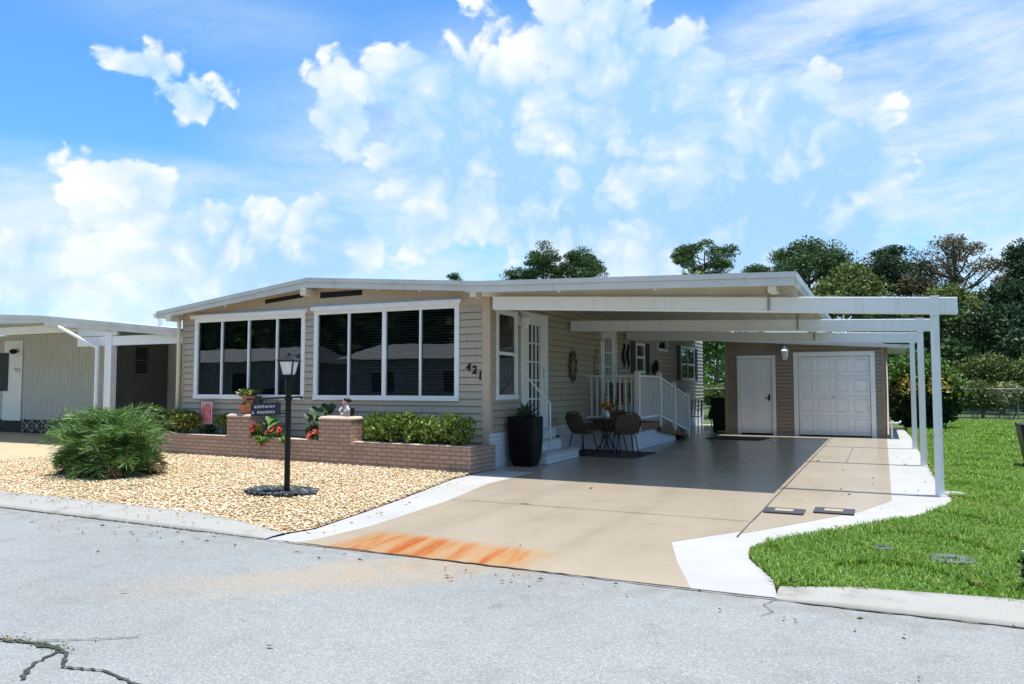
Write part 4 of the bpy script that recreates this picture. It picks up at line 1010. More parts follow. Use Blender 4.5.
for k in range(34):
    a = k * 2.4; el = R(18 + 62 * (k / 34)); L = .30 + .08 * q.random(); d = np.array([math.cos(a) * math.cos(el), math.sin(a) * math.cos(el), math.sin(el)])
    w = np.cross(d, (0, 0, 1.)); w /= np.linalg.norm(w); u = np.cross(w, d); B = np.array([-5.70, 12.50, .80]) + d * .02
    t = np.array([0, .35, .7, 1.0]); wd = np.array([.022, .036, .024, .001]); V = []
    for ti, wi in zip(t, wd):
        c_ = B + d * L * ti - np.array([0, 0, 1]) * .10 * L * ti ** 2
        V += [c_ + w * wi + u * wi * .5, c_, c_ - w * wi + u * wi * .5]
    F = np.array([f for i in range(3) for f in ((3 * i, 3 * i + 1, 3 * i + 4), (3 * i, 3 * i + 4, 3 * i + 3), (3 * i + 1, 3 * i + 2, 3 * i + 5), (3 * i + 1, 3 * i + 5, 3 * i + 4))])
    parts.append((np.array(V), F))
V, F = joinVF(parts); link_mesh('leaves', V, F, 'agave', ag)

# ------------------------------------------------------------------ door steps with rail
st = thing('door_steps', (-5.75, 13.6, .004), 'three white concrete steps with a white handrail below the first side door', 'steps')
for (x1, y0, y1, z0, z1) in ((-5.42, 12.82, 14.42, .004, .20), (-5.66, 13.02, 14.10, .20, .40), (-5.87, 13.02, 14.34, .40, .59)):
    o = MB().box(-6.03, x1, y0, y1, z0, z1 - .03).build('step', 'wbrick', st, bevel=.006)
    MB().box(-6.03, x1 + .012, y0 - .012, y1 + .012, z1 - .03, z1).build('tread', 'nb_wall', o, bevel=.005)
ra_ = MB(); ra_.tube([(-6.02, 13.06, 1.62), (-5.95, 13.06, 1.60), (-5.50, 13.06, 1.12), (-5.46, 13.06, 1.10), (-5.46, 13.06, .20)], .017, 8); ra_.tube([(-6.02, 13.06, 1.62), (-6.02, 13.06, 1.50)], .02, 8)
ra_.build('handrail', 'trim', st, smooth=True)
fc = MB(); fc.tube([(-6.035, 14.72, .36), (-5.98, 14.72, .36), (-5.93, 14.72, .30)], .018, 8); fc.box(-6.035, -5.99, 14.62, 14.82, .26, .40)
tag(fc.build('utility_box', 'matgrey', bevel=.004), 'small grey outlet box on the white brick base right of the steps', 'box')

# ------------------------------------------------------------------ porch deck with ramp and rail
DX = -4.77; dk = thing('porch_deck', (-5.4, 17.2, .004), 'raised porch deck with white brick base, brown boards and white ramp railing', 'porch')
MB().box(-6.03, DX - .10, 16.34, 18.1, .004, .46).hexa([(-6.03, 18.1, .004), (DX - .10, 18.1, .004), (DX - .10, 20.1, .004), (-6.03, 20.1, .004), (-6.03, 18.1, .46), (DX - .10, 18.1, .46), (DX - .10, 20.1, .12), (-6.03, 20.1, .12)]).build('base', 'wbrick', dk)
b = MB(); b.box(-6.03, DX + .03, 16.24, 16.28, .43, .585); b.box(DX - .01, DX + .03, 16.28, 18.12, .43, .585)
b.build('rim_board', 'wood', dk, bevel=.004)
b = MB(); k = 16.29
while k < 18.1: b.box(-6.03, DX - .012, k, k + .125, .552, .578); k += .132
b.build('deck_boards', 'wood', dk)
rz = lambda y: .58 - (y - 18.12) * (.58 - .03) / (21.35 - 18.12)
b = MB(); b.hexa([(DX - .01, 18.12, rz(18.12) - .24), (DX - .01, 21.35, .004), (DX - .01, 21.35, .03), (DX - .01, 18.12, rz(18.12)), (DX + .03, 18.12, rz(18.12) - .24), (DX + .03, 21.35, .004), (DX + .03, 21.35, .03), (DX + .03, 18.12, rz(18.12))])
b.hexa([(-6.0, 18.12, .53), (DX - .012, 18.12, .53), (DX - .012, 21.4, .006), (-6.0, 21.4, .006), (-6.0, 18.12, .575), (DX - .012, 18.12, .575), (DX - .012, 21.4, .02), (-6.0, 21.4, .02)])
b.build('ramp', 'wood', dk)
def rail(pts, label=None):      # pts = post foot positions (x, y, z)
    rr = MB()
    for (a, c) in zip(pts[:-1], pts[1:]):
        for dz in (.13, 1.04): rr.bar((a[0], a[1], a[2] + dz), (c[0], c[1], c[2] + dz), .045, .045)
        n = int(math.dist(a, c) / .125)
        for i in range(1, n): p = [a[j] + (c[j] - a[j]) * i / n for j in range(3)]; rr.box(p[0] - .016, p[0] + .016, p[1] - .016, p[1] + .016, p[2] + .12, p[2] + 1.0)
    return rr.build('railing', 'pvc', dk)
rail([(-5.95, 16.30, .58), (DX, 16.30, .58)]); rail([(DX, 16.30, .58), (DX, 18.10, .58)])
rail([(DX, 18.10, .58), (DX, 19.50, rz(19.50)), (DX, 21.05, rz(21.05))])
for y, z in ((16.30, .45), (18.10, .45), (19.50, rz(19.5) - .06), (21.05, .01)):
    p = MB().box(DX - .055, DX + .055, y - .055, y + .055, z, (rz(y) if y > 18.2 else .58) + 1.12).build('rail_post', 'pvc', dk, bevel=.006)
    t_ = (rz(y) if y > 18.2 else .58) + 1.12
    MB().hexa([(DX - .075, y - .075, t_), (DX + .075, y - .075, t_), (DX + .075, y + .075, t_), (DX - .075, y + .075, t_), (DX - .01, y - .01, t_ + .06), (DX + .01, y - .01, t_ + .06), (DX + .01, y + .01, t_ + .06), (DX - .01, y + .01, t_ + .06)]).build('post_cap', 'pvc', p)

# ------------------------------------------------------------------ bistro set
rg = [( -5.95, 14.75), (-4.35, 14.62), (-4.30, 16.05), (-5.95, 16.15)]
o = MB().prism([(x, y, .006) for x, y in rg], (0, 0, .012)).build('outdoor_rug', 'rug'); tag(o, 'dark outdoor rug under the bistro table and chairs', 'rug')
tc = (-5.15, 15.32)
tb = thing('bistro_table', (tc[0], tc[1], .018), 'round brown bistro table with curved iron legs on the dark rug', 'table')
MB().lathe((tc[0], tc[1], .70), [(.36, 0), (.385, .012), (.385, .028), (.36, .036)], 28).build('table_top', 'rattan', tb)
lg = MB()
for k in range(4):
    a = k * math.pi / 2 + .6; c_, s_ = math.cos(a), math.sin(a)
    lg.tube([(tc[0] + c_ * .30, tc[1] + s_ * .30, .70), (tc[0] + c_ * .10, tc[1] + s_ * .10, .52), (tc[0] + c_ * .05, tc[1] + s_ * .05, .36), (tc[0] + c_ * .14, tc[1] + s_ * .14, .16), (tc[0] + c_ * .30, tc[1] + s_ * .30, .02)], .014, 8)
for z, r_ in ((.36, .06), (.69, .30)): lg.tube([(tc[0] + r_ * math.cos(i * .524), tc[1] + r_ * math.sin(i * .524), z) for i in range(13)], .011, 6)
lg.build('legs', 'iron', tb, smooth=True)
vz = thing('flower_vase', (tc[0] + .02, tc[1], .74), 'white vase of golden flowers standing on the bistro table', 'vase')
MB().lathe((tc[0] + .02, tc[1], .737), [(.035, 0), (.055, .04), (.05, .09), (.028, .14), (.036, .17)], 16).build('vase', 'trim', vz, smooth=True)
q = np.random.default_rng(91); parts = []; cores = MB(); stm = MB()
for k in range(7):
    c_ = np.array([tc[0] + .02 + q.normal() * .075, tc[1] - .02 + q.normal() * .06, 1.0 + q.normal() * .04]); a = np.arange(12) * 6.283 / 12
    D = np.stack([np.cos(a), np.full(12, -.25), np.sin(a)], 1); V, F = cards(c_ + D * .045, .07, .03, q, D=D); link_mesh('petals', V, F, 'sunflower', vz); cores.ball(tuple(c_ + (0, -.01, 0)), .025, .015, .025, 8, 6); stm.tube([(tc[0] + .02, tc[1], .86), tuple(c_)], .004, 5)
cores.build('flower_centres', 'soil', vz); stm.build('stalks', 'stem', vz)
def chair():
    t = thing('bistro_chair', (0, 0, .018), 'x', 'chair', 'iron and weave bistro chairs round the table')
    MB().lathe((0, 0, .435), [(.19, 0), (.215, .012), (.215, .03), (.19, .04)], 24).build('seat', 'rattan', t)
    arch = [(-.22, .10, .45), (-.265, .19, .62), (-.255, .24, .76), (-.16, .27, .86), (0, .28, .885), (.16, .27, .86), (.255, .24, .76), (.265, .19, .62), (.22, .10, .45)]
    MB().tube(arch, .012, 8).build('back_frame', 'iron', t, smooth=True)
    n = 9; Vb = []
    for z, w, y in ((.47, .215, .12), (.58, .25, .175), (.68, .255, .21), (.77, .235, .242), (.85, .15, .266)):
        Vb += [(-w + 2 * w * i / (n - 1), y + .03 * (1 - (2 * i / (n - 1) - 1) ** 2), z) for i in range(n)]
    MB().add(Vb, [(r_ * n + i, r_ * n + i + 1, (r_ + 1) * n + i + 1, (r_ + 1) * n + i) for r_ in range(4) for i in range(n - 1)]).build('backrest', 'rattan', t, recalc=False)
    for sx in (-1, 1):
        for sy in (-1, 1): MB().tube([(sx * .17, sy * .14, .44), (sx * .195, sy * .17, .24), (sx * .235, sy * .225, .0 + .002)], .012, 8).build('leg', 'iron', t, smooth=True)
    return t
c0 = chair(); c0.location = (-5.52, 14.92, .018); c0.rotation_euler = (0, 0, R(150)); c0['label'] = 'left bistro chair, nearest the white steps, its back to the house'
dup(c0, (-5.22, 15.98, .018), R(0), 'bistro chair behind the table, in front of the porch base')
dup(c0, (-4.66, 15.02, .018), R(-148), 'right bistro chair with its back towards the driveway')

# ------------------------------------------------------------------ wall decorations
su = thing('sun_ornament', (-6.02, 15.65, 1.83), 'oval dark metal sunburst ornament with golden leaves on the side wall', 'wall ornament')
s = MB(side(-6.03))
for k in range(18):
    a = k * 2 * math.pi / 18; c_, s_ = math.cos(a), math.sin(a); r0, r1 = .10, .24 + .03 * (k % 2)
    u0, v0, u1, v1 = 15.65 + c_ * r0, 1.84 + s_ * r0 * 1.4, 15.65 + c_ * r1, 1.84 + s_ * r1 * 1.45
    w = .026; s.add([(u0 - s_ * w, v0 + c_ * w, .03), (u0 + s_ * w, v0 - c_ * w, .03), (u1 * .6 + u0 * .4 + s_ * .04, v1 * .6 + v0 * .4 - c_ * .04, .045), (u1, v1, .03), (u1 * .6 + u0 * .4 - s_ * .04, v1 * .6 + v0 * .4 + c_ * .04, .045)], [(0, 1, 2, 3, 4)])
s.build('rays', 'iron', su, recalc=False)
s = MB(); s.ball((-6.0, 15.65, 1.84), .02, .09, .13, 14, 10); [s.ball((-5.995, 15.65 + .15 * math.cos(a), 1.84 + .22 * math.sin(a)), .012, .035, .05, 8, 6) for a in [i * .785 for i in range(8)]]
s.build('face', 'gold', su, smooth=True)
pq = thing('welcome_plaque', (-6.02, 17.22, 1.55), 'narrow tan plaque with dark motifs hanging left of second side door', 'plaque')
MB(side(-6.03)).box(17.10, 17.34, 1.56, 2.14, .012, .03).build('board', 'tanwood', pq, bevel=.004)
s = MB(side(-6.03))
for v in (1.66, 1.74): s.box(17.17, 17.27, v, v + .05, .03, .036)
for v in (1.95, 2.05): s.box(17.15, 17.29, v, v + .025, .03, .036)
s.build('motif', 'soil', pq); MB(side(-6.03)).bar((17.12, 2.14, .022), (17.22, 2.26, .022), .008, .008).bar((17.32, 2.14, .022), (17.22, 2.26, .022), .008, .008).build('cord', 'soil', pq)
for yy, lab in ((19.28, 'left dark wavy iron ornament on wall right of second side door'), (19.66, 'right dark wavy iron ornament on wall right of second side door')):
    wc = thing('wall_ornament', (-6.02, yy, 2.0), lab, 'wall ornament', 'pair of dark wavy ornaments')
    MB().tube([side(-6.03)(yy + .06 * math.sin(t * .75), 1.86 + .055 * t, .035) for t in range(13)], [.012, .022, .03, .036, .04, .044, .044, .04, .036, .034, .036, .03, .012], 8).build('body', 'iron', wc, smooth=True)
    f = MB()
    for t in (3, 6, 9): f.ball(side(-6.03)(yy + .06 * math.sin(t * .75) + .06, 1.86 + .055 * t, .035), .012, .05, .03, 8, 6)
    f.build('fins', 'iron', wc, smooth=True)
hb = bush('hanging_fern', 'dark hanging greenery on the wall between the shuttered windows', 'plant', (-5.93, 22.2, 1.85), (.08, .30, .35), 420, .10, .04, 'darkleaf', 92, stems=3, clumps=5)
rb = MB(); rb.tube([(-5.9, 17.95, .58), (-5.86, 18.0, 1.10), (-5.80, 17.98, 1.52)], .012, 6); 
fu = thing('folded_umbrella', (-5.5, 17.2, .58), 'folded teal and white umbrella leaning on the porch door', 'umbrella')
MB().tube([(-5.45, 17.0, .585), (-5.72, 17.5, 1.28), (-5.80, 17.62, 1.48)], .012, 6).build('pole', 'iron', fu)
MB().tube([(-5.50, 17.08, .70), (-5.60, 17.27, .95), (-5.71, 17.47, 1.25), (-5.74, 17.54, 1.36)], [.03, .07, .045, .012], 8).build('canopy', 'teal', fu)
# porch armchair seen through the rail
pcx = thing('porch_chair', (-5.55, 17.35, .58), 'dark slatted armchair standing on the porch behind the white rail', 'chair')
s = MB()
for x in (-5.82, -5.28):
    for y in (17.1, 17.6): s.box(x - .02, x + .02, y - .02, y + .02, .58, 1.20 if y < 17.3 else 1.5)
    s.box(x - .03, x + .03, 17.08, 17.62, 1.18, 1.21)
s.build('frame', 'iron', pcx); s = MB()
for k in range(6): s.box(-5.80, -5.30, 17.12 + k * .08, 17.18 + k * .08, .98, 1.0)
s.build('seat', 'wood', pcx); s = MB()
for k in range(5): s.box(-5.76 + k * .10, -5.70 + k * .10, 17.60, 17.62, 1.02, 1.48)
s.build('backrest', 'wood', pcx)

# ------------------------------------------------------------------ mats, bin, patio chair
tag(MB().prism([(-4.25, 20.85, .006), (-2.85, 20.75, .006), (-2.75, 21.85, .006), (-4.2, 22.0, .006)], (0, 0, .014)).build('door_mat', 'rubber', bevel=.004), 'dark rubber mat on the driveway in front of plain shed door', 'mat')
def inset_mat(x0, y0, w, d, lab):
    t = thing('drive_mat', (x0 + w / 2, y0 + d / 2, .008), lab, 'mat', 'two framed mats on the walkway')
    MB().box(x0, x0 + w, y0, y0 + d, .009, .022).build('frame', 'matgrey', t, bevel=.01)
    MB().box(x0 + w * .26, x0 + w * .72, y0 + d * .30, y0 + d * .72, .0225, .026).build('inset', 'matcream', t, bevel=.002)
inset_mat(-1.22, 9.0, .42, .34, 'dark framed mat with a cream centre, nearer the driveway joint'); inset_mat(-.72, 9.22, .42, .36, 'dark framed mat with a cream centre, nearer the lawn')
wb = thing('wheelie_bin', (-4.48, 24.5, .004), 'black wheeled rubbish bin standing behind the left corner of shed', 'bin')
MB().hexa([(-4.70, 24.25, .03), (-4.28, 24.25, .03), (-4.28, 24.75, .03), (-4.70, 24.75, .03), (-4.78, 24.2, .95), (-4.22, 24.2, .95), (-4.22, 24.82, .95), (-4.78, 24.82, .95)]).build('body', 'bin', wb, bevel=.02)
MB().hexa([(-4.80, 24.16, .95), (-4.20, 24.16, .95), (-4.20, 24.86, .95), (-4.80, 24.86, .95), (-4.74, 24.22, 1.05), (-4.26, 24.22, 1.05), (-4.26, 24.8, 1.05), (-4.74, 24.8, 1.05)]).build('lid', 'bin', wb, bevel=.015)
for x in (-4.72, -4.26): MB().tube([(x - .03, 24.72, .10), (x + .03, 24.72, .10)], .10, 14).build('wheel', 'rubber', wb)
pt = thing('patio_chair', (-5.45, 24.6, .004), 'grey metal patio armchair between the house and the black bin', 'chair')
s = MB()
for x in (-5.72, -5.18):
    for y in (24.3, 24.85): s.tube([(x, y, .0), (x, y, .44)], .016, 8)
    s.tube([(x, 24.3, .44), (x, 24.28, .64), (x, 24.85, .66)], .016, 8); s.tube([(x, 24.85, .44), (x, 24.98, .95)], .016, 8)
s.build('frame', 'patio', pt, smooth=True); s = MB()
for k in range(7): s.box(-5.72, -5.18, 24.31 + k * .08, 24.365 + k * .08, .435, .45)
s.build('seat', 'patio', pt); s = MB()
for k in range(6): s.bar((-5.70 + k * .10, 24.86, .47), (-5.70 + k * .10, 24.98, .95), .04, .012)
s.bar((-5.74, 24.98, .95), (-5.16, 24.98, .95), .05, .02); s.build('backrest', 'patio', pt)
bush('patio_plant', 'small dark leafy potted plant on the ground beyond the patio chair', 'plant', (-4.98, 25.6, .45), (.22, .22, .36), 420, .12, .05, 'leaf', 93, z0=.02)

# lawn bits
for x, y, r_, lab in ((.47, 7.06, .165, 'dark oval meter cover sunk in the lawn near the kerb'), (-.03, 7.30, .08, 'smaller dark meter cover half hidden by grass near the walkway')):
    t = thing('meter_cover', (x, y, .012), lab, 'cover')
    MB().lathe((x, y, .012), [(r_, 0), (r_, .035), (r_ * .93, .042), (r_ * .9, .036), (.01, .036)], 24).build('lid', 'lid', t)
    MB().box(x - .03, x + .03, y - .012, y + .012, .049, .054).build('lid_slot', 'black', t)
rbin = thing('tapered_bin', (2.43, 15.7, .004), 'black tapered bin on the lawn, cut off at the right side', 'bin')
MB().hexa([(2.20, 15.45, .0), (2.70, 15.45, .0), (2.70, 15.95, .0), (2.20, 15.95, .0), (2.08, 15.38, .74), (2.80, 15.38, .74), (2.80, 16.02, .74), (2.08, 16.02, .74)]).build('body', 'bin', rbin, bevel=.02)
MB().box(2.075, 2.805, 15.375, 16.025, .74, .765).build('lid', 'bin', rbin, bevel=.012)
bush('dark_shrub', 'small dark green shrub in the lawn by the kerb at far right', 'shrub', (.96, 6.30, .15), (.17, .15, .17), 700, .06, .03, 'darkleaf', 94, z0=.0)
# ================================================================== NEIGHBOUR
nb = thing('neighbour_house', (-18.6, 14.8, 0), 'low grey ribbed-wall house with a white carport roof at far left', 'house')
def ribbed(T, u0, u1, v0, v1, openings, mat, step=.105):
    mb = MB(T); u = u0
    mb.box(u0, u1, v0, v1, -.06, 0)
    while u < u1 - .03: mb.box(u, u + .035, v0 + .002, v1 - .002, -.002, .012); u += step
    return mb.build('wall', mat, nb)
NT = front(14.8); NS = side(-19.3)
ribbed(NT, -28, -19.3, .40, 2.95, [], 'nb_wall'); ribbed(NS, 14.8, 16.5, .40, 2.85, [], 'nb_shaded'); ribbed(front(16.5), -19.3, -14.6, .40, 2.85, [], 'nb_wall')
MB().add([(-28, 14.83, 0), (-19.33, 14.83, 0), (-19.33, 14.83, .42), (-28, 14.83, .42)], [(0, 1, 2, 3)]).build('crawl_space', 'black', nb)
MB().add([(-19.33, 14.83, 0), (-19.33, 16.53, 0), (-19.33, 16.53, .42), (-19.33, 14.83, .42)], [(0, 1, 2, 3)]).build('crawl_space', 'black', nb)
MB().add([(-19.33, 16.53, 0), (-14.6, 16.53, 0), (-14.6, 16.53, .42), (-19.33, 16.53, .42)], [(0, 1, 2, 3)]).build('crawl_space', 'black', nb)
# lattice skirt right of the door
x = -23.45
while x < -19.4:
    l = MB(NT); w_ = .44; l.box(x, x + .025, .02, .40, -.01, .014); l.bar((x + .02, .03, .0), (x + w_, .39, .0), .03, .016, (0, 0, 1)); l.bar((x + .02, .39, .004), (x + w_, .03, .004), .03, .016, (0, 0, 1)); l.bar((x + .02, .21, -.004), (x + w_, .21, -.004), .02, .012, (0, 0, 1)); l.bar((x + w_ / 2, .03, -.004), (x + w_ / 2, .39, -.004), .02, .012, (1, 0, 0))
    l.build('lattice_panel', 'lattice', nb); x += w_ + .02
MB(NT).box(-24.4, -23.5, .36, 2.80, .012, .04).build('door_panel', 'door', nb, bevel=.006)
wn = MB(NT).box(-24.75, -24.15, 1.25, 2.42, .04, .06).build('window', 'shutter', nb)
lt = MB(); lt.ball((-23.72, 14.62, 2.45), .11, .11, .08, 12, 8); lt.box(-23.75, -23.69, 14.62, 14.77, 2.46, 2.50); lt.build('wall_light', 'black', nb, smooth=False)
for i_, ch in enumerate('423'): put_text(ch, .16, NT, -23.82 + .11 * i_, 1.86 - .015 * i_, .042, 'house_number', 'greystone', nb)
w = MB(NS); w.box(15.30, 15.78, 1.72, 2.56, .012, .03); wn = w.build('window', 'nb_shaded', nb, bevel=.004)
MB(NS).box(15.34, 15.74, 1.76, 2.13, .03, .036).box(15.34, 15.74, 2.16, 2.52, .03, .036).build('pane', 'sign', wn)
# roof with a shallow fall to the right
NP = [(-29, 3.30), (-20.5, 3.235), (-18.74, 3.135), (-13.95, 2.665)]
mb = MB(); fb = MB(); tr = MB(); lo = MB()
for (xa, za), (xb, zb) in zip(NP[:-1], NP[1:]):
    mb.hexa([(xa, 12.3, za - .05), (xb, 12.3, zb - .05), (xb, 12.3, zb), (xa, 12.3, za), (xa, 24, za - .05), (xb, 24, zb - .05), (xb, 24, zb), (xa, 24, za)])
    fb.hexa([(xa, 12.272, za - .22), (xb, 12.272, zb - .16), (xb, 12.272, zb - .075), (xa, 12.272, za - .075), (xa, 12.298, za - .22), (xb, 12.298, zb - .16), (xb, 12.298, zb - .075), (xa, 12.298, za - .075)])
    tr.hexa([(xa, 12.24, za - .075), (xb, 12.24, zb - .075), (xb, 12.24, zb + .012), (xa, 12.24, za + .012), (xa, 12.299, za - .075), (xb, 12.299, zb - .075), (xb, 12.299, zb + .012), (xa, 12.299, za + .012)])
rf = mb.build('roof', 'rooftop', nb); fb.build('fascia_board', 'fascia', rf); tr.build('roof_edge_trim', 'fascia', rf)
MB().hexa([(-29, 12.38, 2.72), (-17.6, 12.38, 2.72), (-17.6, 12.38, 2.92), (-29, 12.38, 2.92), (-29, 12.46, 2.72), (-17.6, 12.46, 2.72), (-17.6, 12.46, 2.92), (-29, 12.46, 2.92)]).build('beam', 'cream', nb)
MB().box(-17.6, -13.97, 12.38, 12.44, 2.36, 2.58).build('beam', 'alum', nb)
MB().box(-17.6, -16.2, 12.375, 12.45, 2.60, 2.90).build('beam', 'alum', nb)
MB().box(-16.60, -16.36, 12.36, 12.52, 0, 2.70).build('post', 'alum', nb, bevel=.01)
MB().tube([(-18.05, 12.20, 2.84), (-16.74, 12.28, 2.32)], .042, 10).tube([(-16.74, 12.28, 2.345), (-16.74, 12.28, .05)], .045, 10).build('downspout', 'alum', nb)
for x_, y_, h_ in ((-18.5, 15.5, .22), (-16.2, 15.0, .30), (-15.9, 15.6, .26)):
    MB().lathe((x_, y_, np.interp(x_, [p[0] for p in NP], [p[1] for p in NP])), [(.06, -.05), (.06, h_), (.10, h_ + .01), (.10, h_ + .06)], 12).build('roof_vent', 'fascia', rf)

# ================================================================== FENCE, SHRUBS, TREES
fn = thing('chain_link_fence', (2, 37.4, 0), 'low galvanised chain link fence along the far side of the lawn', 'fence')
for k in range(12):
    x = -8 + k * 2.6
    p = MB().tube([(x, 37.4, 0), (x, 37.4, 1.32)], .03, 8).ball((x, 37.4, 1.34), .04, .04, .03, 8, 5).build('post', 'wire', fn)
MB().tube([(-8, 37.4, 1.28), (20.6, 37.4, 1.28)], .024, 8).build('top_rail', 'wire', fn)
mb = MB(); x = -8.0
while x < 20.6:
    mb.add([(x, 37.4, .03), (x + .010, 37.4, .03), (x + 1.21, 37.4, 1.27), (x + 1.2, 37.4, 1.27)], [(0, 1, 2, 3)]); mb.add([(x + 1.2, 37.396, .03), (x + 1.21, 37.396, .03), (x + .01, 37.396, 1.27), (x, 37.396, 1.27)], [(0, 1, 2, 3)]); x += .13
mb.build('mesh', 'wire', fn, recalc=False)

def tree(name, label, cat, x, y, H, rad, base, ncl, seed, mat, L=.30, W=.10, per=100, cr=.62, trunk=.17, group=None, flat=.62, lean=0.0, open_=.0, bark='bark', gaps=0):
    q = np.random.default_rng(seed); root = thing(name, (x, y, -.03), label, cat, group)
    t = MB(); top = np.array([x + lean, y, H * .93]); kx = q.normal() * .15
    P = [np.array([x + lean * s_ + kx * math.sin(s_ * 3), y, -.03 + s_ * (H * .93)]) for s_ in (0, .2, .4, .6, .8, 1)]
    t.tube([tuple(p) for p in P], [trunk * (1.15 - .9 * s_) for s_ in (0, .2, .4, .6, .8, 1)], 9)
    parts = []
    for k in range(ncl):
        a = k * 2.39996 + q.normal() * .3; rr = rad * math.sqrt(q.uniform(.02, 1.0)) * (.82 + .3 * math.sin(a * 2 + seed))
        zt = H - cr * .35 - (H - base) * (.02 + .52 * (rr / rad) ** 2.2)
        z = zt - (H - base) * q.random() ** 2 * (.55 if rr < rad * .7 else .3)
        if k == 0: rr, z = .1, H - cr * .5
        c = np.array([x + lean * z / H + rr * math.cos(a), y + rr * math.sin(a), max(z, base)]); R_ = cr * (.65 + .6 * q.random())
        if q.random() < .75:
            zs = max(base * .75, z - rr * (.55 + .4 * q.random())); f = min(1, zs / (H * .93)); b0 = P[0] * (1 - f) + P[-1] * f; b0[2] = zs
            m = (b0 + c) / 2 + np.array([0, 0, -.12 * rr]); t.tube([tuple(b0), tuple(m), tuple(c)], [trunk * .42 * (1.1 - f * .7), trunk * .25, .02], 6)
        m = int(per * (.7 + .6 * q.random())); C = shell(c, (R_ * 1.1, R_ * 1.1, R_ * flat), m, q, .15)
        D = (C - c) / R_ + q.normal(size=(m, 3)) * .7; D[:, 2] += .25
        parts.append(cards(C, L * (.6 + .7 * q.random(m)), W * (.7 + .6 * q.random(m)), q, D=D))
    V, F = joinVF(parts); link_mesh('crown', V, F, mat, root); t.build('trunk', bark, root, recalc=False)
    return root
G1 = 'pines standing behind the houses'
tree('pine_tree', 'small pine top just showing above the house roof, farthest left', 'tree', -34.3, 60, 11.6, 1.0, 8.5, 12, 101, 'pine', per=90, group=G1)
tree('pine_tree', 'tall rounded pine above the roof ridge, taller of the close pair', 'tree', -25.7, 60, 13.75, 1.7, 8.0, 44, 102, 'pine', per=230, L=.22, W=.08, cr=.72, group=G1)
tree('pine_tree', 'pine beside the tall rounded one above the roof, on its right', 'tree', -22.4, 60.5, 13.0, 2.1, 8.0, 46, 103, 'pine', per=230, L=.22, W=.08, cr=.72, group=G1)
tree('pine_tree', 'low pine crown left of the close pair above the roof', 'tree', -28.4, 61, 11.8, 2.3, 8.6, 28, 104, 'pine', per=200, L=.22, W=.08, cr=.7, group=G1)
tree('pine_tree', 'spreading umbrella pine with open bare limbs above the roof', 'tree', -12.5, 60, 12.8, 3.6, 9.2, 36, 105, 'pine', per=230, L=.22, W=.08, cr=.66, group=G1, lean=.4, flat=.55)
tree('pine_tree', 'broad dense pine rising behind the right end of roof edge', 'tree', -4.6, 59, 12.0, 3.9, 6.4, 74, 106, 'pine', per=240, L=.24, W=.085, cr=.86, group=G1)
tree('pine_tree', 'lower pine shoulder left of the broad dense pine', 'tree', -8.2, 60, 10.5, 1.9, 7.4, 22, 107, 'pine', per=200, L=.22, W=.08, cr=.7, group=G1)
tree('pine_tree', 'rounded dark pine left of the browned pine', 'tree', .9, 60, 11.3, 2.9, 6.4, 54, 108, 'pine2', per=240, L=.24, W=.085, cr=.84, group=G1)
tree('pine_tree', 'thin browned pine with rusty needles and visible trunk', 'tree', 4.5, 58, 11.4, 3.5, 4.8, 84, 109, 'brownpine', per=84, L=.22, W=.075, cr=.66, trunk=.24, group=G1)
tree('pine_tree', 'dark pine right of the browned pine, at the far right', 'tree', 8.7, 57, 10.6, 2.6, 4.2, 76, 110, 'pine2', per=240, L=.24, W=.085, cr=.86, group=G1)
tree('pine_tree', 'pine just out at the right end of the tree line', 'tree', 13.0, 58, 11.0, 2.6, 5.5, 60, 111, 'pine', per=110, cr=.75, group=G1)
G2 = 'broadleaf trees along the back of the lawn'
BT = [(-7.6, 34.5, 6.4, 1.7, 2.1, 'leaf', 'dark leafy tree seen in the gap between house and shed'), (-1.6, 50, 8.7, 2.4, 3.5, 'leaf2', 'olive bushy tree low behind the roof edge'),
      (-10, 52, 8.0, 2.8, 3, 'leaf', 'leafy tree hidden low behind the middle of house'), (2.5, 48, 6.3, 2.6, 1.2, 'pine', 'mid-green tree below the browned pine'),
      (5.6, 47, 5.6, 2.5, 1.0, 'pine2', 'leafy tree behind the fence, right of the posts'), (8.6, 46, 5.4, 2.4, .8, 'leaf2', 'rounded olive tree behind the fence at far right'),
      (12.0, 47, 5.8, 2.8, 1.0, 'leaf', 'leafy tree beyond the right end of view'), (.2, 44, 5.2, 2.0, 1.0, 'pine2', 'dark dense tree right behind the shed roof'), (6.9, 52, 7.4, 2.3, 2.2, 'pine2', 'dark tree under the far right pine'), (3.9, 53, 7.6, 2.5, 2.5, 'leaf2', 'olive green tree around the browned pine trunk')]
for i, (x, y, H, rd, bs, mt, lab) in enumerate(BT):
    tree('broadleaf_tree', lab, 'tree', x, y, H, rd, bs, 46, 200 + i, mt, L=.26, W=.15, per=120, cr=.78, trunk=.13, group=G2, flat=.8)
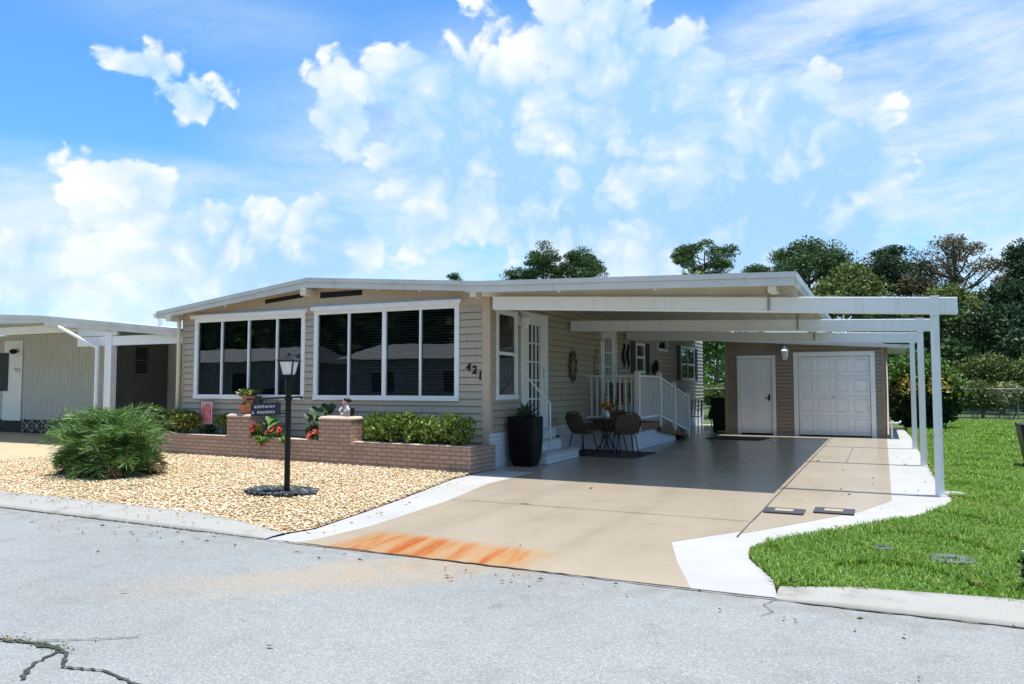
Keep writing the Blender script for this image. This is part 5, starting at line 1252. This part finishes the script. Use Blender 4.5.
SB = [(-6.8, 38.6, 1.5, 1.3, 'leaf2', 'bright shrub behind the fence in the gap by the black bin'), (-4.2, 39.0, 1.9, 1.4, 'leaf', 'green shrub behind the shed and fence'), (.6, 38.5, 1.7, 1.2, 'scrub', 'dry olive scrub behind the fence left of the posts'),
      (2.3, 38.6, 1.9, 1.2, 'scrub', 'straggly olive scrub behind the fence near nearest post'), (3.6, 38.3, 1.5, 1.0, 'leaf2', 'green scrub behind the middle of the fence rail'), (4.7, 38.7, 1.5, 1.1, 'scrub', 'pale dry scrub behind the fence rail'),
      (6.0, 38.4, 1.5, 1.1, 'leaf2', 'olive shrub behind the fence at the right'), (7.6, 38.8, 1.9, 1.3, 'scrub', 'dry shrub behind the fence beyond the right end'), (1.4, 41.5, 3.2, 1.7, 'leaf', 'tall leafy bush rising behind the fence scrub at left'), (4.4, 41.5, 3.0, 1.8, 'leaf2', 'tall olive bush rising behind the fence scrub'), (7.2, 41.5, 3.1, 1.9, 'leaf', 'tall leafy bush behind the fence at far right'), (-2.2, 40.5, 3.0, 1.8, 'leaf', 'tall leafy bush hidden behind the shed')]
for i, (x, y, H, rd, mt, lab) in enumerate(SB):
    bush('fence_shrub', lab, 'shrub', (x, y - .55, H * .55), (rd * 1.25, .9, H * .6), 5200, .20, .09, mt, 300 + i, group='shrubs along the back fence', stems=10, clumps=16, z0=-.02)
# croton hedge beside the shed
ch = bush('croton_bush', 'tall dark bush with yellow croton leaves beside the shed', 'shrub', (1.25, 29.0, 1.30), (1.2, .9, 1.5), 11000, .17, .10, 'leaf', 401, stems=14, clumps=22, z0=-.02)
q = np.random.default_rng(402); C = np.stack([.10 + 1.9 * q.random(300), 27.85 + .2 * q.normal(size=300), 1.45 + .20 * q.normal(size=300)], 1)
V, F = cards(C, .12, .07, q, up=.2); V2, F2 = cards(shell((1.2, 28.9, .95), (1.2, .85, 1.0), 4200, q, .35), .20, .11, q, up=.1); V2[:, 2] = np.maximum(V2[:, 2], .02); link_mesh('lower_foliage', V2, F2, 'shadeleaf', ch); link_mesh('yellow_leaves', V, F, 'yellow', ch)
# far wood: nobody could count it
q = np.random.default_rng(500); parts = []
for k in range(230):
    x = -60 + 130 * q.random(); y = 72 + 18 * q.random(); h = 4.5 + 2.2 * q.random(); c = np.array([x, y, h * .55])
    C = shell(c, (2.2, 1.6, h * .55), 130, q, .2); parts.append(cards(C, .6, .36, q, up=.2))
V, F = joinVF(parts); kind(link_mesh('far_wood', V, F, 'leaf'), 'stuff', 'dark green band of woodland behind the pines')

# ================================================================== ACROSS THE STREET (behind the camera, seen in the window glass)
def plain_house(label, x0, x1, y0, y1, face):
    t = thing('street_house', ((x0 + x1) / 2, (y0 + y1) / 2, 0), label, 'house')
    MB().box(x0, x1, y0, y1, 0, 2.75).build('wall', 'nb_wall', t)
    ym = (y0 + y1) / 2
    MB().prism([(x0 - .4, y0 - .5, 2.76), (x0 - .4, y1 + .5, 2.76), (x0 - .4, ym, 3.7)], (x1 - x0 + .8, 0, 0)).build('roof', 'rooftop', t)
    for k in range(3):
        u = x0 + (x1 - x0) * (k + .5) / 3
        f = MB().box(u - .8, u + .8, face - .04, face + .04, 1.0, 2.2).build('window', 'trim', t)
        MB().box(u - .72, u + .72, face - .05, face + .05, 1.07, 2.13).build('pane', 'sign', f)
plain_house('pale house across the street, left', -44, -30, -16, -9, -9); plain_house('pale house across the street, middle', -25, -12, -16, -9, -9); plain_house('pale house across the street, right', -7, 6, -16, -9, -9); plain_house('unseen house added beyond the lawn to block side light', 10, 19, 6, 24, 6)  # last house is added out of view to cut side light on the carport
q = np.random.default_rng(510); parts = []
for k in range(150):
    x = -70 + 100 * q.random(); y = -22 - 8 * q.random(); h = 8 + 4 * q.random(); C = shell((x, y, h * .5), (3, 2, h * .5), 190, q, .2); parts.append(cards(C, 1.1, .8, q, up=.2))
V, F = joinVF(parts); kind(link_mesh('street_wood', V, F, 'leaf'), 'stuff', 'band of dark trees behind the houses across the street')

# ================================================================== SKY AND LIGHT
wd = bpy.data.worlds.new('World'); S.world = wd; wd.use_nodes = True; wd.cycles.sampling_method = 'MANUAL'; wd.cycles.sample_map_resolution = 512
nt = wd.node_tree
for n in list(nt.nodes): nt.nodes.remove(n)
out = nt.nodes.new('ShaderNodeOutputWorld')
SUN_DIR = Vector((.115, .03, 1.0)).normalized()
sky = nt.nodes.new('ShaderNodeTexSky'); sky.sky_type = 'NISHITA'; sky.sun_disc = False
sky.sun_elevation = math.asin(SUN_DIR.z); sky.sun_rotation = math.atan2(SUN_DIR.x, SUN_DIR.y)
sky.air_density = 1.0; sky.dust_density = .4; sky.ozone_density = 3.0
tc_ = nt.nodes.new('ShaderNodeTexCoord'); gen = tc_.outputs['Generated']
sx = nt.nodes.new('ShaderNodeSeparateXYZ'); nt.links.new(gen, sx.inputs[0])
x, y, z = (X(nt, sx.outputs[i]) for i in range(3))
hz = (x * x + y * y).sqrt()
az = x.atan2(y); el = z / hz.max(.05)
Q = vec(nt, az, el, 0.0)
def noise2(v, scale, detail, rough=.55, dist=0.0):
    n = nt.nodes.new('ShaderNodeTexNoise'); n.noise_dimensions = '2D'; nt.links.new(v, n.inputs['Vector'])
    n.inputs['Scale'].default_value = scale; n.inputs['Detail'].default_value = detail
    n.inputs['Roughness'].default_value = rough; n.inputs['Distortion'].default_value = dist
    return X(nt, n.outputs[0]), n.outputs['Color']
n1, n1c = noise2(Q, 5.0, 7, .60, .15); n3, _ = noise2(Q, 2.2, 2)
vo = nt.nodes.new('ShaderNodeTexVoronoi'); vo.voronoi_dimensions = '2D'; vo.feature = 'F1'; vo.inputs['Scale'].default_value = 15; vo.inputs['Detail'].default_value = 2; vo.inputs['Roughness'].default_value = .55
wv = nt.nodes.new('ShaderNodeVectorMath'); wv.operation = 'MULTIPLY_ADD'; nt.links.new(n1c, wv.inputs[0]); wv.inputs[1].default_value = (.12, .12, 0)
nt.links.new(Q, wv.inputs[2]); nt.links.new(wv.outputs[0], vo.inputs['Vector'])
puff = X(nt, vo.outputs['Distance']).rsub(1.0)
BLOBS = [(-0.553, 0.388, 0.11, 0.08, 1.0), (-0.566, 0.414, 0.072, 0.047, 0.8), (-0.494, 0.323, 0.169, 0.134, 1.0), (-0.342, 0.483, 0.111, 0.102, 1.1), (-0.381, 0.552, 0.093, 0.082, 1.0), (-0.278, 0.358, 0.178, 0.146, 1.2), (-0.382, 0.283, 0.243, 0.173, 1.2), (-0.154, 0.284, 0.168, 0.153, 1.1), (-0.214, 0.38, 0.1, 0.079, 1.1), (-0.085, 0.209, 0.137, 0.111, 1.0), (-0.205, 0.185, 0.207, 0.089, 0.9), (-0.331, 0.183, 0.153, 0.065, 0.8), (-0.662, 0.342, 0.056, 0.079, 0.6), (-0.552, 0.209, 0.052, 0.053, 0.7), (-0.016, 0.282, 0.087, 0.097, 0.6), (-0.897, 0.378, 0.066, 0.034, 0.72), (-0.858, 0.345, 0.069, 0.039, 0.8), (-0.914, 0.223, 0.083, 0.065, 0.95), (-0.978, 0.147, 0.087, 0.045, 0.9), (-0.786, 0.167, 0.173, 0.074, 1.05), (-0.678, 0.185, 0.08, 0.07, 0.95), (-1.005, 0.106, 0.112, 0.055, 0.9), (-0.83, 0.104, 0.221, 0.06, 0.8), (-0.461, 0.492, 0.053, 0.041, 0.3)]
cov = None
for (a, e, ra_, re_, w_) in BLOBS:
    da = (az - a) / ra_; de = (el - e) / re_
    d = ((da * da + de * de).sqrt().rsub(1.0) * w_)
    cov = d if cov is None else cov.max(d)
cov = cov.max(-.6).min(.50)
Fd = cov + (n1 - .5) * 1.2 + (puff - .60) * .5 + .12
cum = Fd.step(.0, .20)
core = Fd.step(.10, .60)
lit = (puff - .58) * 1.3 + (n1 - .5) * 1.6
# thin high veil: streaky, mostly to the right and low down on the left
vs_ = vec(nt, az * 1.0 + el * .8, el * 3.2 - az * .5, 0.0)
v1, _ = noise2(vs_, 5.0, 8, .66, .12)
reg = None
for (a, e, ra_, re_, w_) in [(0.006, 0.303, 0.316, 0.252, 1.5), (-0.876, 0.167, 0.439, 0.125, 1.3), (-0.382, 0.243, 0.511, 0.291, 1.0), (0.023, 0.158, 0.348, 0.176, 1.5), (-0.815, 0.446, 0.262, 0.063, 0.35)]:
    da = (az - a) / ra_; de = (el - e) / re_
    d = (da * da + de * de).rsub(1.0).max(0.0) * w_
    reg = d if reg is None else reg.max(d)
veil = ((v1 - .5) * 1.9 + .62).max(0.0) * reg.step(0.0, 1.0)
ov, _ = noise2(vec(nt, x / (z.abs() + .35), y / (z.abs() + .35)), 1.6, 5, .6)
over = ov.step(.36, .62) * el.step(.62, 1.0).max((y * -1.0).step(-.05, .35)) * z.step(-.02, .06)  # unseen cloud added overhead and behind the camera to neutralise the ambient light
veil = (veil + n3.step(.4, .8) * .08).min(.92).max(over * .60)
white = nt.nodes.new('ShaderNodeMix'); white.data_type = 'RGBA'
white.inputs[6].default_value = (1.0, 1.02, 1.04, 1); white.inputs[7].default_value = (.40, .68, 1.0, 1)
nt.links.new((core * .36 + (n3 - .5) * 2.0 - lit * .9).max(0.0).min(1.0).o, white.inputs[0])
b_sky = nt.nodes.new('ShaderNodeBackground'); b_sky.inputs[1].default_value = .148
tint = mixc(nt, 1.0, sky.outputs[0], (.50, .89, 1.14), 'MULTIPLY')
nt.links.new(tint, b_sky.inputs[0])
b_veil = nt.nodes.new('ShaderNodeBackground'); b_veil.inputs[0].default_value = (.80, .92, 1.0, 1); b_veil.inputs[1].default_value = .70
b_cl = nt.nodes.new('ShaderNodeBackground'); b_cl.inputs[1].default_value = .74; nt.links.new(white.outputs[2], b_cl.inputs[0])
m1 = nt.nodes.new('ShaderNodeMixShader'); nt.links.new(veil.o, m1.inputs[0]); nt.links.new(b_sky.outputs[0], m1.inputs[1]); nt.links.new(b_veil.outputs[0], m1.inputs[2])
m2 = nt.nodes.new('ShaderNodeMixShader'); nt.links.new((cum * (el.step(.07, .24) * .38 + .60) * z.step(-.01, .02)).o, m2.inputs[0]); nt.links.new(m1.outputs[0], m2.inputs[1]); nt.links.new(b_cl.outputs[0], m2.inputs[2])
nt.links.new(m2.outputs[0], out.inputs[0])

sun = bpy.data.lights.new('sun', 'SUN'); sun.energy = 5.0; sun.angle = R(.5); sun.color = (1.0, .965, .90)
so = bpy.data.objects.new('sun', sun); COL.objects.link(so); so.location = (3, 5, 30)
so.rotation_euler = SUN_DIR.to_track_quat('Z', 'Y').to_euler()

# ================================================================== CAMERA
cam = bpy.data.cameras.new('camera'); co = bpy.data.objects.new('camera', cam); COL.objects.link(co)
cam.sensor_width = 36; cam.lens = 773.25 / 1024 * 36; cam.clip_end = 2000
co.location = (0, 0, 1.4); co.rotation_euler = (math.pi / 2 + .0571, 0, .4452)
S.camera = co
S.view_settings.view_transform = 'Standard'; S.view_settings.look = 'None'; S.view_settings.gamma = 1.0
S.view_settings.exposure = .50
S.view_settings.use_curve_mapping = False
S.cycles.max_bounces = 8; S.cycles.transparent_max_bounces = 12
S.cycles.use_denoising = True
